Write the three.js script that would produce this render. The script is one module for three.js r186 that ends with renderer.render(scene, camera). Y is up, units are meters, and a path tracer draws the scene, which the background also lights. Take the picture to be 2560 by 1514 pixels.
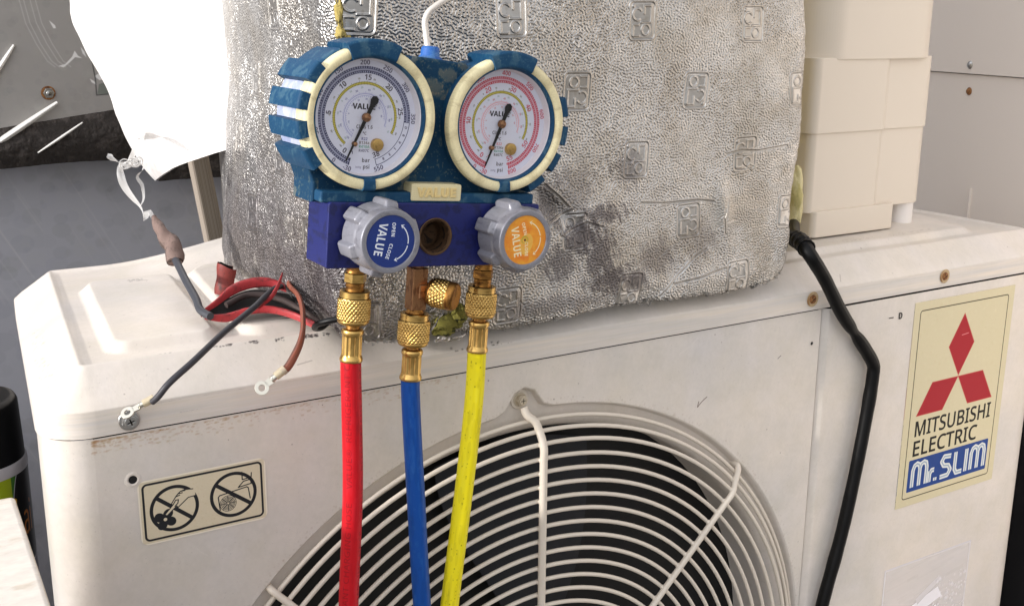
import * as THREE from 'three';
import { mergeGeometries } from 'three/addons/utils/BufferGeometryUtils.js';
import { RoundedBoxGeometry } from 'three/addons/geometries/RoundedBoxGeometry.js';
import { FontLoader } from 'three/addons/loaders/FontLoader.js';
import { TextGeometry } from 'three/addons/geometries/TextGeometry.js';

// ------------------------------------------------------------------ camera, sky, sun, exposure
const scene = new THREE.Scene();
const camera = new THREE.PerspectiveCamera(30.25, 1024 / 605, 0.02, 200);
camera.position.set(-0.0947, 0.1959, 0.5322);
camera.up.set(0.1236, 0.9687, -0.2153);
camera.lookAt(-0.0947 + 0.5106, 0.1959 - 0.2481, 0.5322 - 0.8232);

const SUN_DIR = new THREE.Vector3(-0.955, 0.27, 0.0).normalize();
{
  const w = 128, h = 64, d = new Float32Array(w * h * 4);
  for (let j = 0; j < h; j++) {
    const el = ((j + 0.5) / h - 0.5) * Math.PI;           // bottom row looks down
    for (let i = 0; i < w; i++) {
      const az = ((i + 0.5) / w - 0.5) * 2 * Math.PI;
      const dir = [Math.cos(el) * Math.cos(az), Math.sin(el), Math.cos(el) * Math.sin(az)];
      const cg = dir[0] * SUN_DIR.x + dir[1] * SUN_DIR.y + dir[2] * SUN_DIR.z, g = (1 + cg) / 2, t = Math.max(0, Math.sin(el));
      const b = 0.66 + 1.5 * g * g + 0.9 * Math.pow(Math.max(0, cg), 8) - 0.18 * t;      // clear hazy air: brightest round the sun, dimmest opposite
      const k = (j * w + i) * 4;
      d[k] = b * 0.985; d[k + 1] = b * 0.99; d[k + 2] = b * (1.0 + 0.05 * t); d[k + 3] = 1;
    }
  }
  const sky = new THREE.DataTexture(d, w, h, THREE.RGBAFormat, THREE.FloatType);
  sky.mapping = THREE.EquirectangularReflectionMapping;
  sky.magFilter = sky.minFilter = THREE.LinearFilter; sky.needsUpdate = true;
  scene.background = sky; scene.environment = sky;
}
const sun = new THREE.DirectionalLight(0xfffaf5, 4.0);
sun.position.copy(SUN_DIR).multiplyScalar(3); sun.target.position.set(0.25, 0, 0);
sun.castShadow = true; sun.shadow.radius = 5; sun.shadow.mapSize.set(2048, 2048);
Object.assign(sun.shadow.camera, { left: -1.2, right: 1.2, top: 1.2, bottom: -1.2, near: 0.1, far: 8 });
scene.add(sun, sun.target);
const renderer = new THREE.WebGLRenderer({ antialias: true });
renderer.toneMapping = THREE.LinearToneMapping;
renderer.toneMappingExposure = 0.9;
renderer.shadowMap.enabled = true;
renderer.setSize(1024, 605);

// ------------------------------------------------------------------ helpers
let seed = 20240611;
const rnd = () => { seed |= 0; seed = seed + 0x6D2B79F5 | 0; let t = Math.imul(seed ^ seed >>> 15, 1 | seed); t = t + Math.imul(t ^ t >>> 7, 61 | t) ^ t; return ((t ^ t >>> 14) >>> 0) / 4294967296; };
const rr = (a, b) => a + (b - a) * rnd();
const hash = (x, y, z) => { let h = Math.imul(x, 374761393) + Math.imul(y, 668265263) + Math.imul(z, 2147483647 ^ 0x5bd1e995); h = Math.imul(h ^ h >>> 13, 1274126177); return ((h ^ h >>> 16) >>> 0) / 4294967296; };
function vnoise(x, y, z = 0) {
  const xi = Math.floor(x), yi = Math.floor(y), zi = Math.floor(z), f = t => t * t * (3 - 2 * t);
  const u = f(x - xi), v = f(y - yi), w = f(z - zi), L = (a, b, t) => a + (b - a) * t;
  const p = k => L(L(hash(xi, yi, zi + k), hash(xi + 1, yi, zi + k), u), L(hash(xi, yi + 1, zi + k), hash(xi + 1, yi + 1, zi + k), u), v);
  return w === 0 ? p(0) : L(p(0), p(1), w);
}
function fbm(x, y, o = 4, z = 0) { let s = 0, a = 0.5, n = 0; for (let i = 0; i < o; i++) { s += a * vnoise(x, y, z); n += a; a *= 0.5; x = x * 2.03 + 17.1; y = y * 2.03 + 5.7; } return s / n; }
// tiled fractal noise looked up from a table (fast path for big textures)
const NT = 512, NTILE = (() => { const a = new Float32Array(NT * NT), f = t => t * t * (3 - 2 * t); let mn = 9, mx = -9; for (let o = 0, P = 16, am = 0.5; o < 5; o++, P *= 2, am *= 0.55) { const c = NT / P; for (let j = 0; j < NT; j++) for (let i = 0; i < NT; i++) { const x = i / c, y = j / c, xi = Math.floor(x), yi = Math.floor(y), u = f(x - xi), v = f(y - yi), h = (p, q) => hash((xi + p) % P, (yi + q) % P, o * 7 + 1); const A = h(0, 0) + (h(1, 0) - h(0, 0)) * u, B = h(0, 1) + (h(1, 1) - h(0, 1)) * u; a[j * NT + i] += am * (A + (B - A) * v); } } for (const v of a) { mn = Math.min(mn, v); mx = Math.max(mx, v); } for (let i = 0; i < a.length; i++) a[i] = (a[i] - mn) / (mx - mn); return a; })();
const NMASK = NT - 1;
function tn(x, y) { x *= 32; y *= 32; const xi = Math.floor(x), yi = Math.floor(y), u = x - xi, v = y - yi, a = (yi & NMASK) * NT, b = ((yi + 1) & NMASK) * NT, p = xi & NMASK, q = (xi + 1) & NMASK; const A = NTILE[a + p] + (NTILE[a + q] - NTILE[a + p]) * u, B = NTILE[b + p] + (NTILE[b + q] - NTILE[b + p]) * u; return A + (B - A) * v; }   // about one bump per unit
const sstep = (a, b, x) => { const t = Math.min(1, Math.max(0, (x - a) / (b - a))); return t * t * (3 - 2 * t); };
const clamp = (x, a, b) => Math.min(b, Math.max(a, x));
const taken = {};
function numbered(n) { const c = taken[n] = (taken[n] ?? -1) + 1; return c ? `${n}_${String(c).padStart(3, '0')}` : n; }
function thing(name, label, category, pos = [0, 0, 0], group) {
  const g = new THREE.Group(); g.name = numbered(name); g.position.set(...pos);
  g.userData = { label, category }; if (group) g.userData.group = group; scene.add(g); return g;
}
function mesh(name, geo, mat, parent = scene) {
  const g = Array.isArray(geo) ? merge(geo) : geo;
  const m = new THREE.Mesh(g, mat); m.name = parent === scene ? numbered(name) : name; m.castShadow = m.receiveShadow = true; parent.add(m); return m;
}
function group(name, parent) { const g = new THREE.Group(); g.name = name; parent.add(g); return g; }
function structure(name, geo, mat) { const m = mesh(name, geo, mat); m.userData.kind = 'structure'; return m; }
function merge(list) {
  return mergeGeometries(list.map(g => {
    g = g.index ? g.toNonIndexed() : g;
    for (const k of Object.keys(g.attributes)) if (!['position', 'normal', 'uv'].includes(k)) g.deleteAttribute(k);
    return g;
  }));
}
// grid surface; fn(i/nu, j/nv) -> [x,y,z,u?,v?]
function grid(nu, nv, fn, flip = false) {
  const P = [], T = [], I = [];
  for (let j = 0; j <= nv; j++) for (let i = 0; i <= nu; i++) { const p = fn(i / nu, j / nv, i, j); P.push(p[0], p[1], p[2]); T.push(p[3] ?? i / nu, p[4] ?? j / nv); }
  for (let j = 0; j < nv; j++) for (let i = 0; i < nu; i++) {
    const a = j * (nu + 1) + i, b = a + 1, c = a + nu + 1, d = c + 1;
    flip ? I.push(a, c, b, b, c, d) : I.push(a, b, c, b, d, c);
  }
  const g = new THREE.BufferGeometry();
  g.setAttribute('position', new THREE.Float32BufferAttribute(P, 3)); g.setAttribute('uv', new THREE.Float32BufferAttribute(T, 2));
  g.setIndex(I); g.computeVertexNormals(); return g;
}
// a closed-in-u grid with matching seam normals
function ringGrid(nu, nv, fn, flip) {
  const g = grid(nu, nv, fn, flip), n = g.attributes.normal;
  for (let j = 0; j <= nv; j++) {
    const a = j * (nu + 1), b = a + nu; const v = new THREE.Vector3(n.getX(a) + n.getX(b), n.getY(a) + n.getY(b), n.getZ(a) + n.getZ(b)).normalize();
    n.setXYZ(a, v.x, v.y, v.z); n.setXYZ(b, v.x, v.y, v.z);
  }
  return g;
}
const V = (x, y, z) => new THREE.Vector3(x, y, z);
const V3 = a => a.map(p => V(p[0], p[1], p[2]));
// tube along points (metres), r number or function of 0..1
function tube(pts, r, seg = 60, rad = 12, o = {}) {
  const c = new THREE.CatmullRomCurve3(V3(pts), !!o.closed, 'centripetal');
  const g = new THREE.TubeGeometry(c, seg, 1, rad, !!o.closed), p = g.attributes.position, n = g.attributes.normal;
  for (let i = 0; i <= seg; i++) {
    const ct = c.getPointAt(i / seg), R = typeof r === 'function' ? r(i / seg) : r;
    for (let j = 0; j <= rad; j++) { const k = i * (rad + 1) + j; let q = R; if (o.mod) q *= o.mod(i / seg, j / rad); p.setXYZ(k, ct.x + n.getX(k) * q, ct.y + n.getY(k) * q, ct.z + n.getZ(k) * q); }
  }
  if (o.mod || typeof r === 'function') g.computeVertexNormals();
  if (o.closed || o.noCap) return g;
  const caps = [0, 1].map(e => {
    const ct = c.getPointAt(e), tg = c.getTangentAt(e).multiplyScalar(e ? 1 : -1), R = typeof r === 'function' ? r(e) : r;
    const s = new THREE.CircleGeometry(R * 0.99, rad); s.applyQuaternion(new THREE.Quaternion().setFromUnitVectors(V(0, 0, 1), tg)); s.translate(ct.x, ct.y, ct.z); return s;
  });
  return merge([g, ...caps]);
}
// lathe: pts [[r, y]...] along +y
const lathe = (pts, seg = 48, p0 = 0, pl = Math.PI * 2) => new THREE.LatheGeometry(pts.map(p => new THREE.Vector2(p[0], p[1])), seg, p0, pl);
const creased = g => { const q = g.index ? g.toNonIndexed() : g; q.computeVertexNormals(); return q; };
// lathe with hard profile edges: each profile segment on its own
function latheHard(pts, seg = 48) { const l = []; for (let i = 0; i + 1 < pts.length; i++) l.push(lathe([pts[i], pts[i + 1]], seg)); return merge(l); }
const S = g => (g.scale(0.001, 0.001, 0.001), g);          // mm -> m
const ext = (shape, depth, bevel = 0, seg = 2, cs = 24) => new THREE.ExtrudeGeometry(shape, { depth, bevelEnabled: bevel > 0, bevelSize: bevel, bevelThickness: bevel, bevelSegments: seg, curveSegments: cs });
const poly = pts => new THREE.Shape(pts.map(p => new THREE.Vector2(p[0], p[1])));
function rrect(x, y, w, h, r) { const s = new THREE.Shape(); s.moveTo(x + r, y); s.lineTo(x + w - r, y); s.absarc(x + w - r, y + r, r, -Math.PI / 2, 0); s.lineTo(x + w, y + h - r); s.absarc(x + w - r, y + h - r, r, 0, Math.PI / 2); s.lineTo(x + r, y + h); s.absarc(x + r, y + h - r, r, Math.PI / 2, Math.PI); s.lineTo(x, y + r); s.absarc(x + r, y + r, r, Math.PI, Math.PI * 1.5); return s; }
function canvasTex(w, h, draw, srgb = true) {
  const c = document.createElement('canvas'); c.width = w; c.height = h; const x = c.getContext('2d'); draw(x, w, h);
  const t = new THREE.CanvasTexture(c); if (srgb) t.colorSpace = THREE.SRGBColorSpace; t.wrapS = t.wrapT = THREE.RepeatWrapping; t.anisotropy = 8; return t;
}
// per-pixel texture; fn(u,v) -> [r,g,b] 0..1 (sRGB) or a number (linear)
function pixTex(w, h, fn, srgb = true) {
  const d = new Uint8Array(w * h * 4);
  for (let j = 0; j < h; j++) for (let i = 0; i < w; i++) { const c = fn((i + 0.5) / w, (j + 0.5) / h, i, j), k = (j * w + i) * 4; const a = typeof c === 'number' ? [c, c, c] : c; d[k] = clamp(a[0], 0, 1) * 255; d[k + 1] = clamp(a[1], 0, 1) * 255; d[k + 2] = clamp(a[2], 0, 1) * 255; d[k + 3] = 255; }
  const t = new THREE.DataTexture(d, w, h, THREE.RGBAFormat); t.magFilter = t.minFilter = THREE.LinearFilter; t.wrapS = t.wrapT = THREE.RepeatWrapping;
  if (srgb) t.colorSpace = THREE.SRGBColorSpace; t.needsUpdate = true; return t;
}
const hex = h => [(h >> 16 & 255) / 255, (h >> 8 & 255) / 255, (h & 255) / 255];
const mix3 = (a, b, t) => [a[0] + (b[0] - a[0]) * t, a[1] + (b[1] - a[1]) * t, a[2] + (b[2] - a[2]) * t];
const std = o => new THREE.MeshStandardMaterial(o);
const phys = o => new THREE.MeshPhysicalMaterial(o);
// scuffed tint texture: base colour with grain, blotches and specks of a second colour
function worn(base, dirt, amount, scale, size = 512) {
  const B = hex(base), D = hex(dirt);
  return pixTex(size, size, (u, v) => {
    const a = tn(u * scale, v * scale), b = tn(u * scale * 6 + 9.3, v * scale * 6);
    const t = clamp(sstep(0.5, 0.72, a) * 0.7 + sstep(0.6, 0.8, b) * 0.6, 0, 1) * amount;
    const c = mix3(B, D, t), g = 1 + (tn(u * scale * 20, v * scale * 20) - 0.5) * 0.1; return [c[0] * g, c[1] * g, c[2] * g];
  });
}
// ------------------------------------------------------------------ materials
const PAINT = 0xdad2c9;
function paintMap(seedOff, w, h, mW, mH, extra) {           // painted sheet steel: faint mottling, grime specks, then marks
  return canvasTex(w, h, (x) => {
    const im = x.createImageData(w, h), B = hex(PAINT);
    for (let j = 0; j < h; j++) for (let i = 0; i < w; i++) {
      const X = i / w * mW, Y = j / h * mH;
      const a = tn(X * 14 + seedOff * 1.37, Y * 14) - 0.5, b = tn(X * 60 + seedOff, Y * 60 + 3) - 0.5, c = tn(X * 500, Y * 500 + seedOff) - 0.5;
      const s = tn(X * 700 + 31, Y * 700 + seedOff) > 0.83 ? -0.07 : 0;
      const k = (j * w + i) * 4, l = 1 + a * 0.09 + b * 0.05 + c * 0.035 + s;
      im.data[k] = clamp(B[0] * l * 255 + a * 6, 0, 255); im.data[k + 1] = clamp(B[1] * l * 255, 0, 255); im.data[k + 2] = clamp(B[2] * l * 255 - a * 8 + b * 5, 0, 255); im.data[k + 3] = 255;
    }
    x.putImageData(im, 0, 0); if (extra) extra(x, w / mW, h / mH);
  });
}
const paintTex = paintMap(3, 1024, 1024, 0.4, 0.4);
const paintBump = pixTex(512, 512, (u, v) => 0.5 + (tn(u * 96, v * 96) - 0.5) * 0.8, false);
function paint(map, rep) { const t = map.clone(); t.repeat.set(rep, rep); t.needsUpdate = true; const b = paintBump.clone(); b.repeat.set(rep * 4, rep * 4); b.needsUpdate = true; return phys({ map: t, bumpMap: b, bumpScale: 0.00005, roughness: 0.48, clearcoat: 0.15, clearcoatRoughness: 0.4 }); }
const M = {};
M.paint = paint(paintTex, 2.5);                            // uv in metres
M.guard = phys({ color: 0xdcd2c4, roughness: 0.42, clearcoat: 0.2, clearcoatRoughness: 0.35 });
M.black = std({ color: 0x0b0b0c, roughness: 0.7 });
M.fan = phys({ color: 0x15171a, roughness: 0.6, specularIntensity: 0.35 });
M.brass = std({ map: worn(0xd2ad68, 0x93713a, 0.6, 7, 256), metalness: 1, roughness: 0.3 });
M.brassDark = std({ map: worn(0xa8793f, 0x5f4026, 0.9, 6, 256), metalness: 1, roughness: 0.42 });
M.copper = std({ map: worn(0x9c7452, 0x6a4630, 0.9, 6, 256), metalness: 0.9, roughness: 0.5 });
M.steel = std({ color: 0xb9b9b8, metalness: 1, roughness: 0.32 });
M.tin = std({ color: 0xd9d5c8, metalness: 1, roughness: 0.3 });
M.chrome = std({ color: 0xd8d5d0, metalness: 1, roughness: 0.16 });
M.rust = std({ map: worn(0x9a6b40, 0x4d2c18, 1, 8, 128), roughness: 0.9 });
M.boot = phys({ map: worn(0x134365, 0x76868c, 0.5, 13), roughness: 0.6, specularIntensity: 0.5 });
M.bootDusty = phys({ map: worn(0x0f3a58, 0x857a6a, 0.85, 11), roughness: 0.75, specularIntensity: 0.5 });
M.cream = std({ map: worn(0xece0b4, 0x9c8b62, 0.35, 5, 256), roughness: 0.55 });
M.block = phys({ map: worn(0x1c2468, 0x0f1338, 0.6, 14), metalness: 0.15, roughness: 0.45 });
M.knob = std({ map: worn(0x8f8f97, 0x66646c, 0.5, 6, 256), roughness: 0.4, metalness: 0.3 });
M.glass = phys({ color: 0xffffff, transmission: 1, thickness: 0, roughness: 0.02, ior: 1.5 });
M.blackPlastic = phys({ color: 0x08080a, roughness: 0.42, specularIntensity: 0.5 });
M.darkGroove = std({ color: 0x14110e, roughness: 0.9 });

// ------------------------------------------------------------------ setting: ground, ledge, backdrop walls
structure('ground', new THREE.PlaneGeometry(40, 40).rotateX(-Math.PI / 2).translate(0, -0.585, 0), std({ map: (() => { const t = worn(0x77746f, 0x56524d, 0.8, 4); t.repeat.set(30, 30); return t; })(), roughness: 0.9 }));
structure('concrete_ledge', new THREE.BoxGeometry(0.62, 0.37, 0.62).translate(-0.37, -0.4, -0.36), std({ map: worn(0x6d6e74, 0x4c4c52, 0.8, 5), roughness: 0.85 }));
{ // grey back wall with faint streaks
  const t = canvasTex(1024, 1024, (x, w, h) => {
    x.fillStyle = '#b3b4bc'; x.fillRect(0, 0, w, h);
    for (let k = 0; k < 5000; k++) { x.fillStyle = `rgba(${rnd() < 0.5 ? '84,86,94' : '176,176,182'},${rr(0.02, 0.07)})`; const r = rr(1, 14); x.beginPath(); x.arc(rr(0, w), rr(0, h), r, 0, 7); x.fill(); }
    for (let k = 0; k < 200; k++) { x.strokeStyle = `rgba(208,206,206,${rr(0.08, 0.3)})`; x.lineWidth = rr(0.8, 2.2); const X = rr(0, w), Y = rr(0, h), l = rr(80, 260); x.beginPath(); x.moveTo(X, Y); x.lineTo(X + l * 0.42, Y + l); x.stroke(); }
  });
  t.repeat.set(2, 2);
  structure('back_wall', new THREE.BoxGeometry(2.0, 1.6, 0.04).translate(0.1, 0.1, -0.76), std({ map: t, roughness: 0.6 }));
}
{ // right wall: painted sheet with a lap seam, running back to the left
  const g = new THREE.Group(); g.name = 'right_wall'; g.userData.kind = 'structure'; scene.add(g); g.position.set(0.9, 0, -0.19); g.rotation.y = Math.PI / 2 - 0.245 + Math.PI;
  const wm = std({ color: 0xede4db, roughness: 0.5 });
  const lowB = new THREE.BoxGeometry(1.1, 0.73, 0.02).translate(0, 0.1425 - 0.365, -0.01); mesh('lower_panel', lowB, wm, g);
  mesh('upper_panel', new THREE.BoxGeometry(1.1, 0.45, 0.02).translate(0, 0.1435 + 0.225, -0.0075), wm, g);
  mesh('panel_seam', new THREE.BoxGeometry(0.0016, 0.24, 0.004).translate(0.006, -0.09, 0.0005), wm, g);
  const sc = [];
  for (const y of [0.152, 0.126]) { const q = lathe([[0, 0.0022], [0.0022, 0.002], [0.0034, 0.0004], [0.004, 0]], 20); q.rotateX(Math.PI / 2); q.translate(-0.013, y, y > 0.145 ? 0.0027 : 0.0003); sc.push(q); }
  mesh('screw', sc[0], M.steel, g); mesh('screw', sc[1], M.rust, g);
}
// ------------------------------------------------------------------ outdoor unit
const unit = thing('outdoor_unit', 'cream steel air conditioner outdoor unit with round wire fan guard', 'outdoor unit');
const CX = 0.2521, CY = -0.2727, RO = 0.2415, YB = -0.565;
const XJ = 0.4915;
function hole(th, off = 0) { const s = RO * Math.atan2(Math.sin(th - 1.600), Math.cos(th - 1.600)); const r = RO + 0.0145 * Math.exp(-Math.pow(Math.abs(s) / 0.0115, 3.2)) + off; return [CX + r * Math.cos(th), CY + r * Math.sin(th)]; }
const uvM = g => { const p = g.attributes.position, u = g.attributes.uv; for (let i = 0; i < p.count; i++) u.setXY(i, p.getX(i) + p.getZ(i) * 0.7, p.getY(i)); return g; };
{
  const sh = poly([[0, YB], [XJ, YB], [XJ, -0.0018], [0, -0.0018]]);
  const N = 220, hp = []; for (let i = 0; i < N; i++) hp.push(new THREE.Vector2(...hole(-i / N * 2 * Math.PI)));
  sh.holes.push(new THREE.Path(hp));
  const plate = new THREE.ShapeGeometry(sh, 8);
  // recess wall, floor and bell mouth as one lofted ring
  const prof = [[0, 0, 1], [-0.0008, -0.0004, 1], [-0.0016, -0.0014, 1], [-0.0026, -0.0056, 1], [-0.0036, -0.0066, 1], [-0.0085, -0.0068, 0.35], [-0.012, -0.0072, 0], [-0.0155, -0.009, 0], [-0.0178, -0.012, 0], [-0.0186, -0.017, 0], [-0.0188, -0.027, 0], [-0.0188, -0.07, 0]];
  const ring = ringGrid(N, prof.length - 1, (u, v, i, j) => {
    const th = u * 2 * Math.PI, [o, z, k] = prof[j], h = hole(th), c = [CX + RO * Math.cos(th), CY + RO * Math.sin(th)];
    const bx = c[0] + (h[0] - c[0]) * k, by = c[1] + (h[1] - c[1]) * k; return [bx + o * Math.cos(th), by + o * Math.sin(th), z];
  });
  const edge = new THREE.BoxGeometry(0.001, -YB - 0.0015, 0.012).translate(XJ - 0.0005, (YB - 0.0015) / 2, -0.0065);
  // left corner and side flange
  const cornerPts = []; for (let k = 0; k <= 14; k++) { const a = Math.PI / 2 + k / 14 * Math.PI / 2; cornerPts.push([0 + 0.02 * Math.cos(a), -0.02 + 0.02 * Math.sin(a)]); } cornerPts.push([-0.02, -0.033], [-0.004, -0.036]);
  const corner = grid(cornerPts.length - 1, 1, (u, v, i) => [cornerPts[i][0], v ? YB : -0.0015, cornerPts[i][1]]);
  const panelTex = paintMap(11, 2048, 2048, 0.56, 0.58, (x, sx, sy) => {      // canvas x = X+.04, y = down from .005
    const at = (X, Y) => [(X + 0.04) * sx, (0.005 - Y) * sy];
    for (let k = 0; k < 520; k++) { const t = rnd(), X = 0.0 + t * t * 0.2, [a, b] = at(X, -0.003 - Math.pow(rnd(), 3) * 0.007); x.fillStyle = `rgba(150,${90 + rnd() * 30 | 0},60,${rr(0.05, 0.22)})`; x.beginPath(); x.ellipse(a, b, rr(1, 6), rr(0.6, 2.2), -0.05, 0, 7); x.fill(); }
    const scr = (X, Y, dx, dy, c, w) => { const [a, b] = at(X, Y); x.strokeStyle = c; x.lineWidth = w; x.beginPath(); x.moveTo(a, b); x.quadraticCurveTo(a + dx * 0.4 * sx, b - dy * 0.6 * sy, a + dx * sx, b - dy * sy); x.stroke(); };
    scr(0.381, -0.0545, 0.008, 0.006, 'rgba(70,50,40,.75)', 2); scr(0.381, -0.0545, 0.001, 0.004, 'rgba(70,50,40,.7)', 2.4); scr(0.452, -0.032, 0.003, 0.002, 'rgba(70,60,60,.7)', 2);
    for (let k = 0; k < 70; k++) { const [a, b] = at(rr(0, 0.49), rr(-0.3, 0)); x.fillStyle = `rgba(60,45,40,${rr(0.15, 0.6)})`; x.beginPath(); x.arc(a, b, rr(0.5, 1.6), 0, 7); x.fill(); }
    for (let k = 0; k < 60; k++) scr(rr(0, 0.48), rr(-0.5, 0), rr(-0.02, 0.02), rr(-0.01, 0.01), `rgba(245,240,235,${rr(0.1, 0.35)})`, rr(0.6, 1.4));
    // old dust line round the guard recess
    for (let k = 0; k < 1500; k++) { const th = rr(0, 6.283), p = hole(th, Math.pow(rnd(), 2) * 0.004); const [a, b] = at(p[0], p[1]); x.fillStyle = `rgba(125,100,78,${rr(0.03, 0.12)})`; x.beginPath(); x.arc(a, b, rr(0.8, 2.6), 0, 7); x.fill(); }
  });
  const geo = merge([plate, ring, edge, corner]); const p = geo.attributes.position, u = geo.attributes.uv;
  for (let i = 0; i < p.count; i++) u.setXY(i, (p.getX(i) + 0.04 + (p.getX(i) < 0 ? p.getZ(i) * 0.3 : 0)) / 0.56, 1 - (0.005 - p.getY(i)) / 0.58);
  const b = paintBump.clone(); b.repeat.set(5, 5); b.needsUpdate = true;
  mesh('front_panel', geo, phys({ map: panelTex, bumpMap: b, bumpScale: 0.00005, roughness: 0.48, clearcoat: 0.15, clearcoatRoughness: 0.4 }), unit);
}
{ // service panel on the right with a rolled left edge and rounded right corner
  const prof = [[0.4932, -0.012], [0.4932, -0.0022], [0.4938, -0.0012], [0.4972, 0.0014], [0.4984, 0.002], [0.5005, 0.0021], [0.735, 0.002]];
  for (let k = 1; k <= 10; k++) { const a = Math.PI / 2 - k / 10 * Math.PI / 2; prof.push([0.735 + 0.03 * Math.cos(a), -0.028 + 0.03 * Math.sin(a)]); } prof.push([0.765, -0.26]);
  const g = grid(prof.length - 1, 1, (u, v, i) => [prof[i][0], v ? -0.0018 : YB, prof[i][1]]);
  uvM(g); mesh('service_panel', creasedKeep(g), M.paint, unit);
}
function creasedKeep(g) { return g; }
mesh('side_coil_cover', uvM(new THREE.BoxGeometry(0.735, 0.553, 0.2).translate(0.3945, YB / 2 - 0.004, -0.151)), std({ color: 0x3a3a3e, roughness: 0.7 }), unit);
mesh('seam_gasket', new THREE.BoxGeometry(0.735, 0.006, 0.003).translate(0.3675, 0.0, -0.0035), M.darkGroove, unit);
mesh('base_pan', uvM(new THREE.BoxGeometry(0.79, 0.02, 0.28).translate(0.369, YB - 0.01, -0.14)), M.paint, unit);

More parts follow.
